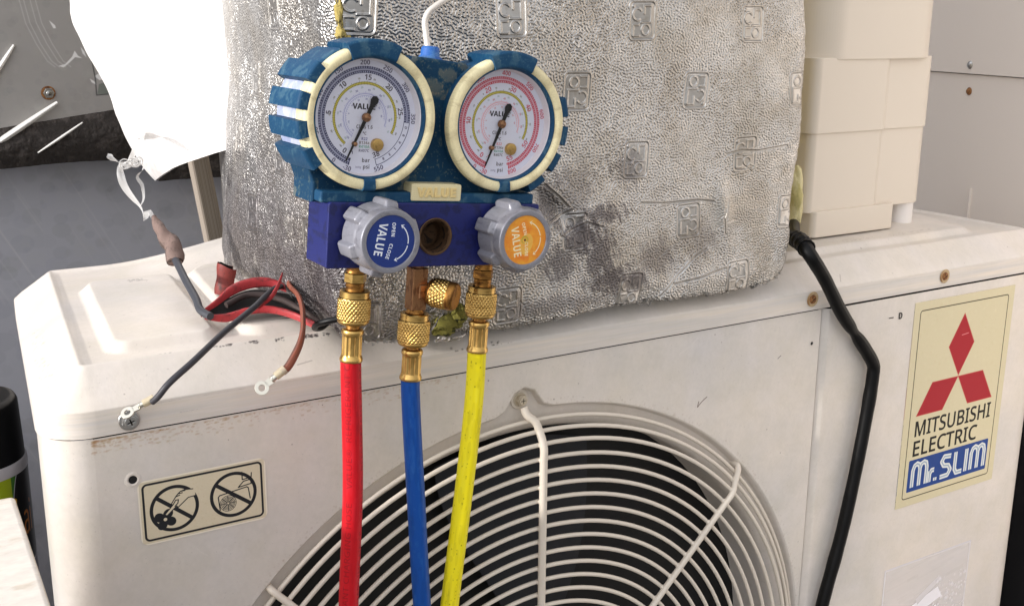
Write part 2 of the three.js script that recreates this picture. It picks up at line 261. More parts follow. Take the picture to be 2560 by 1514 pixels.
// lid: rounded outline, skirt, sloping rim, embossed top
{
  const x0 = -0.0245, x1 = 0.772, z0 = -0.272, z1 = 0.0010, rc = 0.026, cx = (x0 + x1) / 2, cz = (z0 + z1) / 2, A = (x1 - x0) / 2, B = (z1 - z0) / 2;
  const per = [];                                         // side fractions, dense near the left end
  const longS = []; for (let k = 0; k < 250; k++) { const t = k / 250; longS.push(t < 0.68 ? t / 0.68 * 0.26 : 0.26 + (t - 0.68) / 0.32 * 0.74); }
  const shortS = []; for (let k = 0; k < 150; k++) shortS.push(k / 150);
  for (const f of longS) per.push([0, f]); for (let k = 0; k < 8; k++) per.push([4, k / 8]);
  for (const f of shortS) per.push([1, f]); for (let k = 0; k < 8; k++) per.push([5, k / 8]);
  for (let k = longS.length - 1; k >= 0; k--) per.push([2, k === longS.length - 1 ? 1 - 1e-4 : longS[k + 1] ?? 1]); for (let k = 0; k < 8; k++) per.push([6, k / 8]);
  for (const f of shortS) per.push([3, f]); for (let k = 0; k < 8; k++) per.push([7, k / 8]);
  const P = (s, f, t) => {
    const a = A - t, b = B - t, r = Math.max(rc - t, 0.0002), l = (p, q, w) => p + (q - p) * w, arc = (ox, oz, a0) => { const th = a0 + f * Math.PI / 2; return [cx + ox * (a - r) + r * Math.sin(th), cz + oz * (b - r) + r * Math.cos(th)]; };
    switch (s) {
      case 0: return [l(cx - a + r, cx + a - r, f), cz + b];
      case 4: return arc(1, 1, 0);
      case 1: return [cx + a, l(cz + b - r, cz - b + r, f)];
      case 5: return arc(1, -1, Math.PI / 2);
      case 2: return [l(cx - a + r, cx + a - r, f), cz - b];
      case 6: return arc(-1, -1, Math.PI);
      case 3: return [cx - a, l(cz - b + r, cz + b - r, f)];
      default: return arc(-1, 1, Math.PI * 1.5);
    }
  };
  const rb = (x, z, X0, X1, Z0, Z1, r) => { const qx = Math.abs(x - (X0 + X1) / 2) - (X1 - X0) / 2 + r, qz = Math.abs(z - (Z0 + Z1) / 2) - (Z1 - Z0) / 2 + r; return Math.hypot(Math.max(qx, 0), Math.max(qz, 0)) + Math.min(Math.max(qx, qz), 0) - r; };
  const H = (x, z, t) => {
    let y;
    if (t <= 0.0008) y = 0.0122 + t / 0.0008 * 0.0008; else if (t < 0.004) y = 0.013 + (t - 0.0008) / 0.0032 * 0.0027; else y = 0.0157 + 0.0133 * clamp((t - 0.004) / 0.019, 0, 1);
    y -= 0.0016 * clamp((t - 0.0235) / 0.0024, 0, 1);
    if (t > 0.02) {
      const d = rb(x, z, 0.0185, 0.0685, -0.188, -0.0425, 0.007);
      y += 0.0050 * clamp((0.0062 - d) / 0.0058, 0, 1);             // raised pad with bevelled sides
      const d2 = rb(x, z, 0.086, 0.70, -0.20, -0.04, 0.012);
      y += 0.0046 * clamp((0.0056 - d2) / 0.0052, 0, 1);                // second, wide pad running under the foil duct
      y += 0.018 * sstep(0.03, 0.17, x) * sstep(-0.19, -0.235, z) * sstep(0.0, 0.03, t);
      y += 0.006 * Math.exp(-(Math.pow((x - 0.66) / 0.05, 2) + Math.pow((z + 0.1) / 0.03, 2)));
    }
    return y + 0.0006 * (fbm(x * 18, z * 18, 2) - 0.5);
  };
  const ts = [-1, 0, 0.0008, 0.002, 0.004]; for (let k = 1; k <= 24; k++) ts.push(0.004 + k * 0.0012); for (let t = 0.034; t < B - 0.002; t += 0.0012) ts.push(t); ts.push(B - 0.0005);
  const nu = per.length;
  const g = ringGrid(nu, ts.length - 1, (u, v, i, j) => {
    const [s, f] = per[i % nu], t = Math.max(ts[j], 0), [x, z] = P(s, f, t);
    const y = ts[j] < 0 ? -0.0008 : H(x, z, t); return [x - 0.11 * (z - 0.0) * sstep(0.3, 0.06, x), y, z, (x - x0) / (x1 - x0), ts[j] < 0 ? -0.04 : 1 - (z1 - z + (0.03 - y) * 0.3) / (z1 - z0 + 0.02)];
  });
  const tex = paintMap(41, 2048, 1024, 0.8, 0.3, (x, sx, sy) => {
    const at = (X, Z) => [(X - x0) / (x1 - x0) * 2048, (z1 - Z) / (z1 - z0 + 0.02) * 1024];
    const dab = (X, Z, r, c) => { const [a, b] = at(X, Z); x.fillStyle = c; x.beginPath(); x.ellipse(a, b, r * rr(0.6, 2), r * rr(0.5, 1), rr(-0.4, 0.4), 0, 7); x.fill(); };
    for (let k = 0; k < 260; k++) { const X = rr(0.025, 0.13), Z = -0.0235 + (X - 0.03) * 0.03 + rr(-0.0008, 0.0008); if (fbm(X * 220, 2, 3) > 0.47) dab(X, Z, rr(0.6, 1.9), `rgba(40,34,34,${rr(0.3, 0.85)})`); }
    for (let k = 0; k < 160; k++) dab(rr(-0.02, -0.012), rr(-0.14, -0.03), rr(0.5, 1.6), `rgba(120,95,60,${rr(0.1, 0.5)})`);
    for (let k = 0; k < 40; k++) dab(0.048 + rr(-0.006, 0.006), -0.178 + rr(-0.003, 0.003), rr(0.6, 2), `rgba(50,46,46,${rr(0.3, 0.7)})`);
    for (let k = 0; k < 40; k++) dab(rr(0.19, 0.235), -0.004 + rr(-0.002, 0.002), rr(0.6, 1.6), `rgba(40,34,30,${rr(0.3, 0.8)})`);
    for (let k = 0; k < 420; k++) dab(rr(-0.02, 0.76), rr(-0.24, 0.0), rr(0.4, 1.3), `rgba(80,66,58,${rr(0.1, 0.5)})`);
    for (let k = 0; k < 130; k++) { const [a, b] = at(rr(0, 0.75), rr(-0.24, 0.0)); x.strokeStyle = rnd() < 0.5 ? `rgba(248,246,244,${rr(0.2, 0.6)})` : `rgba(110,96,88,${rr(0.15, 0.4)})`; x.lineWidth = rr(0.6, 1.6); x.beginPath(); x.moveTo(a, b); x.lineTo(a + rr(-30, 30), b + rr(-16, 16)); x.stroke(); }
    for (let k = 0; k < 90; k++) dab(rr(0.55, 0.66), -0.045 + rr(-0.003, 0.003), rr(0.6, 2.2), `rgba(150,135,125,${rr(0.2, 0.6)})`);
  });
  const b = paintBump.clone(); b.repeat.set(8, 3); b.needsUpdate = true;
  mesh('lid', g, phys({ map: tex, bumpMap: b, bumpScale: 0.00005, roughness: 0.45, clearcoat: 0.15, clearcoatRoughness: 0.4 }), unit);
}
// screws -----------------------------------------------------------
const crossShape = (R, a, b) => { const s = new THREE.Shape(); s.absarc(0, 0, R, 0, Math.PI * 2); s.holes.push(new THREE.Path([[a, b], [b, b], [b, a], [-b, a], [-b, b], [-a, b], [-a, -b], [-b, -b], [-b, -a], [b, -a], [b, -b], [a, -b]].map(p => new THREE.Vector2(...p)))); return s; };
function hexScrew(parent, x, y, z, R, mat, turn = 0) {      // flange, hex rim, domed head with a cross recess; axis +z (mm)
  const g = group('screw', parent); g.position.set(x, y, z); g.rotation.z = turn;
  const fl = lathe([[0, 0.1], [R * 1.28, 0.1], [R * 1.32, 0.5], [R * 1.15, 0.9], [0, 0.9]], 32).rotateX(Math.PI / 2);
  mesh('flange', S(fl), mat, g);
  const hx = ext(poly([0, 1, 2, 3, 4, 5].map(k => [R * Math.cos(k * Math.PI / 3), R * Math.sin(k * Math.PI / 3)])), R * 0.45, 0.25).translate(0, 0, 0.9);
  const cap = ext(crossShape(R * 0.72, R * 0.5, R * 0.13), R * 0.22, 0.2).translate(0, 0, 1 + R * 0.55);
  mesh('head', S(merge([hx, cap])), mat, g);
  mesh('recess', S(new THREE.CircleGeometry(R * 0.55, 20).translate(0, 0, 1.02 + R * 0.55)), M.darkGroove, g);
  return g;
}
hexScrew(unit, 0.0172, 0.0052, 0.0011, 3.9, M.steel, 0.3);
for (const [x, y] of [[0.4803, 0.0072], [0.6207, 0.0076]]) {
  const g = group('rusty_screw', unit); g.position.set(x, y, 0.0011);
  mesh('washer', S(lathe([[3.2, 0.05], [5.2, 0.05], [5.4, 0.4], [4.4, 0.9], [3.2, 0.5]], 28).rotateX(Math.PI / 2)), std({ map: worn(0xc3ab86, 0x8a5a30, 0.9, 6, 128), roughness: 0.8 }), g);
  mesh('head', S(lathe([[0, 1.7], [1.5, 1.65], [2.9, 1.1], [3.2, 0.3]], 20).rotateX(Math.PI / 2)), M.rust, g);
  mesh('recess', S(new THREE.BoxGeometry(2.4, 0.7, 0.3).rotateZ(0.7).translate(0, 0, 1.65)), M.darkGroove, g);
}
for (const [x, y, r, zz] of [[0.0169, -0.0262, 2.0, 0.0], [0.4841, -0.0256, 1.2, 0.0]]) {   // punched holes with a dimpled lip
  const g = group('punched_hole', unit); g.position.set(x, y, zz);
  mesh('lip', S(lathe([[r, -0.2], [r * 1.15, 0.28], [r * 1.5, 0.32], [r * 2.1, 0.05]], 28).rotateX(Math.PI / 2)), M.paint, g);
  mesh('bore', S(new THREE.CircleGeometry(r * 1.05, 24).translate(0, 0, 0.08)), M.black, g);
}
// fan guard ---------------------------------------------------------
{
  const g = group('fan_guard', unit);
  const zr = r => 0.0085 - 0.0095 * sstep(0.219, 0.236, r) - 0.0005;
  const radii = [0.2335, 0.2275, 0.2205]; for (let r = 0.2112; r > 0.03; r -= 0.00895) radii.push(r);
  for (const r of radii) { const t = new THREE.TorusGeometry(r, 0.0014, 9, 140); t.translate(CX, CY, zr(r) + (r > 0.225 ? 0.001 : 0)); mesh('ring_wire', t, M.guard, g); }
  for (let k = 0; k < 8; k++) {
    const a = Math.PI / 2 + k * Math.PI / 4, c = Math.cos(a), s = Math.sin(a), R = k ? 0.2375 : 0.2285;
    const pts = [0.028, 0.06, 0.1, 0.15, 0.19, 0.21, 0.219, 0.2255, R].map((r, n) => [CX + c * r, CY + s * r, zr(r) + 0.0026]);
    if (!k) { pts.push([CX - 0.0015, CY + 0.2335, 0.0035], [CX - 0.0065, CY + 0.2385, 0.001], [CX - 0.0075, CY + 0.2425, -0.001]); }
    else pts.push([CX + c * (R + 0.0012), CY + s * (R + 0.0012), zr(R) - 0.0015], [CX + c * (R + 0.0012), CY + s * (R + 0.0012), -0.007]);
    const welds = radii.filter(q => q < R - 0.004).map(q => { const w = new THREE.SphereGeometry(0.0021, 8, 6); w.scale(1.5, 1, 0.9); w.rotateZ(a + Math.PI / 2); w.translate(CX + c * q, CY + s * q, zr(q) + 0.0012); return w; });
    mesh('spoke', [tube(pts, k ? 0.0021 : 0.0025, 90, 10), ...welds], M.guard, g);
  }
  mesh('centre_plate', new THREE.CylinderGeometry(0.032, 0.034, 0.004, 40).rotateX(Math.PI / 2).translate(CX, CY, 0.0085), M.guard, g);
  const lug = group('fixing_lug', g); lug.position.set(CX - 0.0072, CY + 0.2462, -0.0068);
  mesh('washer', S(lathe([[0, 1.3], [5.8, 1.3], [6.3, 0.9], [6.3, 0]], 32).rotateX(Math.PI / 2)), M.guard, lug);
  mesh('screw_head', S(merge([lathe([[0, 2.0], [4.3, 2.0], [4.5, 1.3]], 28).rotateX(Math.PI / 2), ext(poly([0, 1, 2, 3, 4, 5].map(k => [3.3 * Math.cos(k * 1.0472), 3.3 * Math.sin(k * 1.0472)])), 2.4, 0.3).translate(0, 0, 2), ext(crossShape(2.5, 1.9, 0.42), 0.8, 0.15).translate(0, 0, 4.7)])), std({ color: 0xc9bda8, roughness: 0.45, metalness: 0.3 }), lug);
  mesh('recess', S(new THREE.CircleGeometry(2, 16).translate(0, 0, 4.85)), M.darkGroove, lug);
}
{ // fan
  const g = group('fan', unit); g.position.set(CX, CY, -0.055);
  mesh('hub', S(lathe([[0, 22], [30, 20], [42, 12], [45, -10]], 40).rotateX(Math.PI / 2)), M.fan, g);
  for (let k = 0; k < 3; k++) {
    const b = grid(24, 16, (u, v) => { const r = 0.04 + 0.165 * v, w = 0.55 + 0.32 * Math.sin(v * 2.2), a = k * 2.0944 + 0.75 + (u - 0.5) * 2 * w + v * 0.25; return [r * Math.cos(a), r * Math.sin(a), 0.022 - 0.05 * (1 - u) + 0.008 * Math.sin(u * 3.1) - 0.006 * v]; });
    mesh('blade', b, phys({ color: 0x25282e, roughness: 0.5, specularIntensity: 0.5, side: THREE.DoubleSide }), g);
  }
  mesh('shroud_back', new THREE.CircleGeometry(0.224, 60).translate(CX, CY, -0.0495 - 0.05 + 0.049), M.black, unit);
}
// stickers ------------------------------------------------------------
{ // warning sticker
  const W = 0.0655, Hh = 0.0345, t = canvasTex(1024, 540, (x, w, h) => {
    x.fillStyle = '#d9cdb2'; x.fillRect(0, 0, w, h);
    for (let k = 0; k < 1600; k++) { x.fillStyle = `rgba(${rnd() < 0.5 ? '190,170,120' : '235,225,200'},${rr(0.03, 0.12)})`; x.beginPath(); x.arc(rr(0, w), rr(0, h), rr(1, 9), 0, 7); x.fill(); }
    x.strokeStyle = '#efe6d4'; x.lineWidth = 12; x.strokeRect(6, 6, w - 12, h - 12);
    x.strokeStyle = '#10131a'; x.lineJoin = 'round'; x.lineCap = 'round'; x.lineWidth = 17; x.beginPath(); x.roundRect(38, 36, w - 76, h - 72, 34); x.stroke();
    const ban = (cx, cy, r, dx) => { x.lineWidth = 27; x.beginPath(); x.arc(cx, cy, r, 0, 7); x.stroke(); x.lineCap = 'butt'; x.lineWidth = 31; const a = 0.70 + dx; x.beginPath(); x.moveTo(cx - r * Math.cos(a), cy - r * Math.sin(a)); x.lineTo(cx + r * Math.cos(a), cy + r * Math.sin(a)); x.stroke(); x.lineCap = 'round'; };
    const c1 = [272, 276], c2 = [748, 268], r = 180;
    // fan and finger
    x.fillStyle = '#10131a'; const fc = [195, 355];
    for (let k = 0; k < 4; k++) { x.save(); x.translate(...fc); x.rotate(k * Math.PI / 2 + 0.5); x.beginPath(); x.ellipse(0, -50, 37, 42, 0.25, 0, 7); x.fill(); x.restore(); }
    x.fillStyle = '#d9cdb2'; x.beginPath(); x.arc(fc[0], fc[1], 14, 0, 7); x.fill();
    const L = (pts, lw = 8) => { x.lineWidth = lw; x.beginPath(); pts.forEach((p, i) => i ? x.lineTo(...p) : x.moveTo(...p)); x.stroke(); };
    ban(...c1, r, 0);
    x.fillStyle = '#d9cdb2'; x.beginPath(); [[196, 312], [262, 246], [258, 226], [290, 182], [325, 160], [370, 142], [436, 150], [442, 206], [380, 210], [300, 276], [290, 262], [214, 326]].forEach((p, i) => i ? x.lineTo(...p) : x.moveTo(...p)); x.fill();
    L([[212, 326], [290, 262], [300, 276], [384, 210], [440, 206]]); L([[196, 312], [262, 246]]); L([[258, 250], [250, 236], [286, 184], [318, 176]]); L([[286, 184], [306, 162], [340, 160]]); L([[306, 162], [326, 146], [362, 146]]); L([[326, 146], [360, 138], [424, 146]]); L([[262, 246], [284, 212], [306, 212], [300, 240], [276, 262]]);
    // unit and foot
    L([[632, 380], [622, 268], [634, 254], [860, 226], [872, 236], [884, 330]], 9); 
    x.lineWidth = 5; const gc = [700, 335]; for (const q of [66, 54, 43, 32, 21, 11]) { x.beginPath(); x.arc(...gc, q, 0, 7); x.stroke(); } for (let k = 0; k < 8; k++) { x.beginPath(); x.moveTo(gc[0] + 11 * Math.cos(k * 0.785), gc[1] + 11 * Math.sin(k * 0.785)); x.lineTo(gc[0] + 66 * Math.cos(k * 0.785), gc[1] + 66 * Math.sin(k * 0.785)); x.stroke(); }
    L([[826, 92], [826, 156], [900, 150], [904, 112]], 9); L([[790, 216], [836, 172], [894, 166], [898, 204], [790, 216]], 9);
    ban(...c2, r, -0.04);
  });
  const g = new THREE.ShapeGeometry(rrect(0, 0, W, Hh, 0.004), 8); const p = g.attributes.position, u = g.attributes.uv; for (let i = 0; i < p.count; i++) u.setXY(i, p.getX(i) / W, p.getY(i) / Hh);
  const m = mesh('warning_label', g, std({ map: t, roughness: 0.5 }), unit); m.position.set(0.0186, -0.0301 - 0.0324, 0.00025); m.userData.label = 'cream warning sticker with two crossed-out pictograms';
}
{ // maker's badge
  const W = 0.120, Hh = 0.167, t = canvasTex(720, 1002, (x, w, h) => {
    x.fillStyle = '#d8cdab'; x.fillRect(0, 0, w, h); const mm = w / 120;
    for (let k = 0; k < 2500; k++) { x.fillStyle = `rgba(${rnd() < 0.5 ? '200,185,140' : '232,224,196'},${rr(0.03, 0.1)})`; x.beginPath(); x.arc(rr(0, w), rr(0, h), rr(1, 9), 0, 7); x.fill(); }
    const X0 = 7 * mm, Y0 = 7 * mm, BW = 105.9 * mm, BH = 153.4 * mm;
    x.strokeStyle = '#35301f'; x.lineWidth = 4.5; x.beginPath(); x.roundRect(X0, Y0, BW, BH, 14); x.stroke();
    x.fillStyle = '#a81224';
    const dia = p => { x.beginPath(); p.forEach((q, i) => i ? x.lineTo(X0 + q[0] * BW, Y0 + q[1] * BH) : x.moveTo(X0 + q[0] * BW, Y0 + q[1] * BH)); x.closePath(); x.fill(); x.strokeStyle = '#c9705f'; x.lineWidth = 3; x.stroke(); };
    const c = [0.5, 0.385];
    dia([[c[0], c[1]], [c[0] - 0.145, c[1] - 0.165], [c[0], c[1] - 0.33], [c[0] + 0.145, c[1] - 0.165]]);
    dia([[c[0], c[1] + 0.005], [c[0] - 0.29, c[1] + 0.005], [c[0] - 0.435, c[1] + 0.17], [c[0] - 0.145, c[1] + 0.17]]);
    dia([[c[0], c[1] + 0.005], [c[0] + 0.29, c[1] + 0.005], [c[0] + 0.435, c[1] + 0.17], [c[0] + 0.145, c[1] + 0.17]]);
    x.fillStyle = '#080806'; x.textBaseline = 'alphabetic';
    const fit = (s, px, X, Y, tw, wt) => { x.font = `${wt} ${px}px sans-serif`; const m = x.measureText(s).width; x.save(); x.translate(X, Y); x.scale(tw / m, 1); x.fillText(s, 0, 0); x.strokeStyle = x.fillStyle; x.lineWidth = 3.4; x.strokeText(s, 0, 0); x.restore(); };
    fit('MITSUBISHI', 0.112 * BH, X0 + 0.055 * BW, Y0 + 0.665 * BH, 0.89 * BW, '500'); fit('ELECTRIC', 0.112 * BH, X0 + 0.055 * BW, Y0 + 0.772 * BH, 0.75 * BW, '500');
    x.fillStyle = '#123f88'; x.beginPath(); x.roundRect(X0 + 0.04 * BW, Y0 + 0.792 * BH, 0.92 * BW, 0.175 * BH, 6); x.fill();
    // outlined rounded script: strokes drawn thick then inlined
    const words = (col, lw) => {
      x.strokeStyle = col; x.lineWidth = lw; x.lineCap = 'butt'; x.lineJoin = 'round';
      const bx = X0 + 0.075 * BW, by = Y0 + 0.945 * BH, s = 0.128 * BH, P = (X, Y) => [bx + X * s, by - Y * s];
      const st = a => { x.beginPath(); a.forEach((p, i) => i ? x.lineTo(...P(...p)) : x.moveTo(...P(...p))); x.stroke(); };
      const M_ = o => { st([[o, 0], [o, 0.72], [o + 0.08, 0.92], [o + 0.22, 0.98], [o + 0.36, 0.92], [o + 0.42, 0.75], [o + 0.42, 0]]); st([[o + 0.42, 0.75], [o + 0.5, 0.93], [o + 0.64, 0.98], [o + 0.78, 0.92], [o + 0.84, 0.72], [o + 0.84, 0]]); };
      M_(0.1); st([[1.16, 0], [1.16, 0.5]]); st([[1.16, 0.36], [1.26, 0.5], [1.42, 0.5]]); st([[1.52, 0.0], [1.52, 0.14]]);
      st([[2.42, 0.9], [2.0, 0.94], [1.86, 0.74], [2.0, 0.55], [2.3, 0.5], [2.44, 0.3], [2.3, 0.08], [1.82, 0.07]]);
      st([[2.72, 1], [2.72, 0.25], [2.84, 0.07], [3.2, 0.07]]); st([[3.42, 0], [3.42, 1]]);
      M_(3.74);
    };
    words('#dfe2e0', 25); words('#9fb0c2', 7);
    x.strokeStyle = 'rgba(240,170,170,.8)'; x.lineWidth = 4; x.beginPath(); x.moveTo(X0 + 0.49 * BW, Y0 + 0.17 * BH); x.lineTo(X0 + 0.57 * BW, Y0 + 0.165 * BH); x.stroke();
  });
  const m = mesh('maker_label', new THREE.BoxGeometry(W, Hh, 0.0003), phys({ map: t, roughness: 0.5, specularIntensity: 0.45 }), unit); m.position.set(0.5958 - 0.007 + W / 2, -0.0163 + 0.007 - Hh / 2, 0.0023); m.userData.label = 'cream brand sticker with three red diamonds and blue band';
}
{ // worn clear label and a pencilled mark
  const t = canvasTex(512, 512, (x, w, h) => {
    x.fillStyle = '#585858'; x.fillRect(0, 0, w, h); x.strokeStyle = '#b0b0b0'; x.lineWidth = 8; x.strokeRect(4, 4, w - 8, h - 8);
    for (let k = 0; k < 120; k++) { x.fillStyle = `rgba(${rnd() < 0.5 ? '110,110,110' : '30,30,30'},${rr(0.05, 0.25)})`; x.save(); x.translate(rr(0, w), rr(0, h)); x.rotate(-0.12); x.fillRect(0, 0, rr(40, 200), rr(4, 16)); x.restore(); }
    x.fillStyle = '#ffffff'; x.beginPath(); [[0, 235], [330, 145], [360, 190], [200, 235], [0, 330]].forEach((p, i) => i ? x.lineTo(...p) : x.moveTo(...p)); x.fill();
    x.fillStyle = '#9a9a9a'; x.beginPath(); [[200, 165], [330, 100], [345, 118], [215, 190]].forEach((p, i) => i ? x.lineTo(...p) : x.moveTo(...p)); x.fill();
    for (let k = 0; k < 90; k++) { x.fillStyle = `rgba(240,240,240,${rr(0.2, 0.7)})`; x.beginPath(); x.arc(rr(300, 500), rr(110, 260), rr(1, 9), 0, 7); x.fill(); }
    for (let k = 0; k < 8; k++) { x.fillStyle = 'rgba(235,235,235,.75)'; x.fillRect(250 + k * 26, 300 - k * 5, 12, 30); }
  }, false);
  const m = mesh('clear_label', new THREE.PlaneGeometry(0.107, 0.115), std({ color: 0xf3f0f5, alphaMap: t, transparent: true, roughness: 0.4 }), unit); m.position.set(0.6375, -0.2275 - 0.0575, 0.0024); m.userData.label = 'peeling transparent label with white scuffs';
  const t2 = canvasTex(128, 64, (x) => { x.fillStyle = '#000'; x.fillRect(0, 0, 128, 64); x.fillStyle = '#fff'; x.font = 'bold 44px sans-serif'; x.fillText('D', 78, 50); x.fillRect(12, 34, 34, 4); }, false);
  const d = mesh('inked_mark', new THREE.PlaneGeometry(0.02, 0.01), std({ color: 0x1c1716, alphaMap: t2, transparent: true, roughness: 0.8 }), unit); d.position.set(0.5685, -0.0165, 0.0024);
}
// ------------------------------------------------------------------ foil-wrapped duct
// plan path of the sheet (x, z), from the far left corner round to the right edge
const FOIL = (() => {
  const c = new THREE.CatmullRomCurve3([[0.176, -0.345], [0.160, -0.29], [0.1425, -0.22], [0.1305, -0.15], [0.1275, -0.09], [0.1265, -0.02], [0.1275, -0.004], [0.1335, 0.0035], [0.145, 0.0055], [0.2, 0.0065], [0.28, 0.0085], [0.36, 0.0075], [0.435, 0.006], [0.4505, 0.004], [0.4545, -0.002], [0.453, -0.012], [0.446, -0.03]].map(p => V(p[0], 0, p[1])), false, 'centripetal');
  const L = c.getLength(); let u = 0; while (c.getPointAt(u).z < 0.003 || c.getPointAt(u).x < 0.14) u += 0.0005; return { c, L, front: u * L };
})();
const SF = FOIL.front;                                         // arc length at which the front face starts (x about .14)
const foilX = s => s - SF + 0.14;                         // front-face x for an arc length
const FH = 0.30;                                          // texture height (m), from y = 0
{
  const TW = 2048, TH = 1024;
  // wormy embossing: band-passed noise sharpened a few times
  const n = 512; let a = new Float32Array(n * n); for (let i = 0; i < n * n; i++) a[i] = rnd() - 0.5;
  const blur = (src, r) => { const t = new Float32Array(n * n), o = new Float32Array(n * n), w = 2 * r + 1; for (let pass = 0; pass < 2; pass++) { const A = pass ? t : src, B = pass ? o : t; for (let j = 0; j < n; j++) { let s = 0; for (let k = -r; k <= r; k++) s += pass ? A[((k + n) % n) * n + j] : A[j * n + (k + n) % n]; for (let i = 0; i < n; i++) { if (pass) B[i * n + j] = s / w; else B[j * n + i] = s / w; const q = (i + r + 1) % n, p = (i - r + n) % n; s += pass ? A[q * n + j] - A[p * n + j] : A[j * n + q] - A[j * n + p]; } } } return o; };
  for (let it = 0; it < 5; it++) { const b1 = blur(a, 1), b2 = blur(blur(blur(a, 1), 1), 2); let m = 0; for (let i = 0; i < n * n; i++) { a[i] = b1[i] - b2[i]; m += a[i] * a[i]; } m = Math.sqrt(m / n / n); for (let i = 0; i < n * n; i++) a[i] = Math.tanh(a[i] / m * 0.95); }
  const fine = a;
  const worm = (i, j) => fine[(j % n) * n + i % n];
  const bump = canvasTex(TW, TH, (x) => {
    const im = x.createImageData(TW, TH);
    for (let j = 0; j < TH; j++) for (let i = 0; i < TW; i++) { const k = (j * TW + i) * 4, big = tn(i / 60, j / 60), cr = Math.abs(tn(i / 90 + 7.3, j / 90) - 0.5); const v = 118 + worm(i, j) * 62 * (0.55 + 0.45 * sstep(0.3, 0.6, big)) + (big - 0.5) * 34 - 60 * sstep(0.02, 0.0, cr) * sstep(0.45, 0.65, tn(i / 200, j / 200)); im.data[k] = im.data[k + 1] = im.data[k + 2] = clamp(v, 0, 255); im.data[k + 3] = 255; }
    x.putImageData(im, 0, 0);
    const px = TW / FOIL.L / 1000, py = TH / FH / 1000;    // px per mm
    for (let i = -9; i < 9; i++) for (let j = -9; j < 9; j++) {
      const X = 315.7 + i * 43.8 + j * 43.8, Y = 114.5 - i * 40.5 + j * 39; if (Y < -5 || Y > 300 || X < -170 || X > 480) continue;
      const s = X + SF * 1000 - 140;
      x.save(); x.translate(s * px, TH - Y * py); x.rotate(rr(-0.05, 0.05)); x.scale(px, py);
      x.fillStyle = 'rgb(112,112,112)'; x.beginPath(); x.roundRect(-9.6, -11.2, 19.2, 22.4, 2.6); x.fill();
      x.strokeStyle = 'rgb(225,225,225)'; x.lineWidth = 0.9; x.beginPath(); x.roundRect(-9.2, -10.8, 18.4, 21.6, 2.6); x.stroke();
      x.strokeStyle = 'rgb(40,40,40)'; x.lineWidth = 0.6; x.beginPath(); x.roundRect(-8.2, -9.8, 16.4, 19.6, 2.2); x.stroke();
      x.strokeStyle = 'rgb(215,215,215)'; x.lineWidth = 1.0; const fl = (i + j) % 2 ? 1 : -1; x.scale(fl, fl);
      x.beginPath(); x.moveTo(-6.2, 8.2); x.lineTo(-6.2, -1); x.lineTo(1.2, -1); x.moveTo(-6.2, 8.2); x.lineTo(-1.2, 8.2); x.lineTo(-1.2, 3.5); x.stroke();
      x.beginPath(); x.arc(3.6, 3.4, 3.3, -2.2, 2.6); x.stroke(); x.beginPath(); x.arc(-2.4, -5.2, 2.9, 0, 6.3); x.stroke();
      x.beginPath(); x.moveTo(1.8, -8.4); x.lineTo(6.6, -8.4); x.lineTo(6.6, -2.4); x.lineTo(2.2, -2.4); x.stroke(); x.fillStyle = 'rgb(235,235,235)'; x.beginPath(); x.arc(6.4, 8, 0.9, 0, 7); x.fill();
      x.restore();
    }
    // sharp creases and tears
    const ln = (pts, c, w) => { x.strokeStyle = c; x.lineWidth = w; x.beginPath(); pts.forEach((p, i) => { const q = [(p[0] + SF * 1000 - 140) * px, TH - p[1] * py]; i ? x.lineTo(...q) : x.moveTo(...q); }); x.stroke(); };
    for (const [c, w, o] of [['rgb(20,20,20)', 5, 0], ['rgb(245,245,245)', 2.5, 1.3]]) {
      ln([[252, 104 + o], [262, 96 + o], [270, 88 + o], [262, 84 + o], [250, 80 + o], [240, 78 + o]], c, w); ln([[388, 113 + o], [400, 115 + o], [415, 114 + o], [440, 116 + o]], c, w);
      ln([[320, 88 + o], [340, 86 + o], [366, 86 + o], [380, 84 + o]], c, w); ln([[392, 84 + o], [388, 72 + o], [390, 62 + o]], c, w); ln([[340, 27 + o], [352, 38 + o], [366, 50 + o], [376, 55 + o]], c, w); ln([[350, 34 + o], [372, 36 + o], [392, 40 + o]], c, w); ln([[262, 73 + o], [280, 80 + o], [292, 76 + o]], c, w);
      for (let k = 0; k < 16; k++) { let X = rr(130, 450), Y = rr(30, 110); const P = [[X, Y]]; for (let q = 0; q < 4; q++) P.push([X += rr(-8, 8), (Y += rr(-5, 5))]); if (o === 0) ln(P, 'rgba(30,30,30,.7)', 3); else ln(P, 'rgba(235,235,235,.7)', 2); }
    }
  }, false);
  const blots = [[277, 72, 12, 11, 0.75], [291, 60, 9, 16, 0.6], [299, 44, 14, 8, 0.65], [318, 40, 10, 6, 0.6], [262, 58, 12, 9, 0.55], [290, 84, 16, 5, 0.6], [254, 92, 8, 14, 0.5], [240, 84, 12, 6, 0.55], [255, 33, 40, 5, 0.35], [220, 60, 16, 20, 0.3], [335, 52, 14, 10, 0.35], [370, 60, 12, 12, 0.25], [272, 96, 12, 16, 0.3], [140, 45, 14, 10, 0.35], [108, 50, 26, 24, 0.9], [80, 52, 40, 30, 0.75], [40, 56, 60, 34, 0.7], [-20, 64, 70, 38, 0.65], [120, 64, 12, 18, 0.75], [50, 96, 60, 30, 0.4], [310, 110, 9, 10, 0.35], [163, 36, 24, 10, 0.35]];  // soot, partly a dent's dark reflection put into colour; lower-left entries simply darken
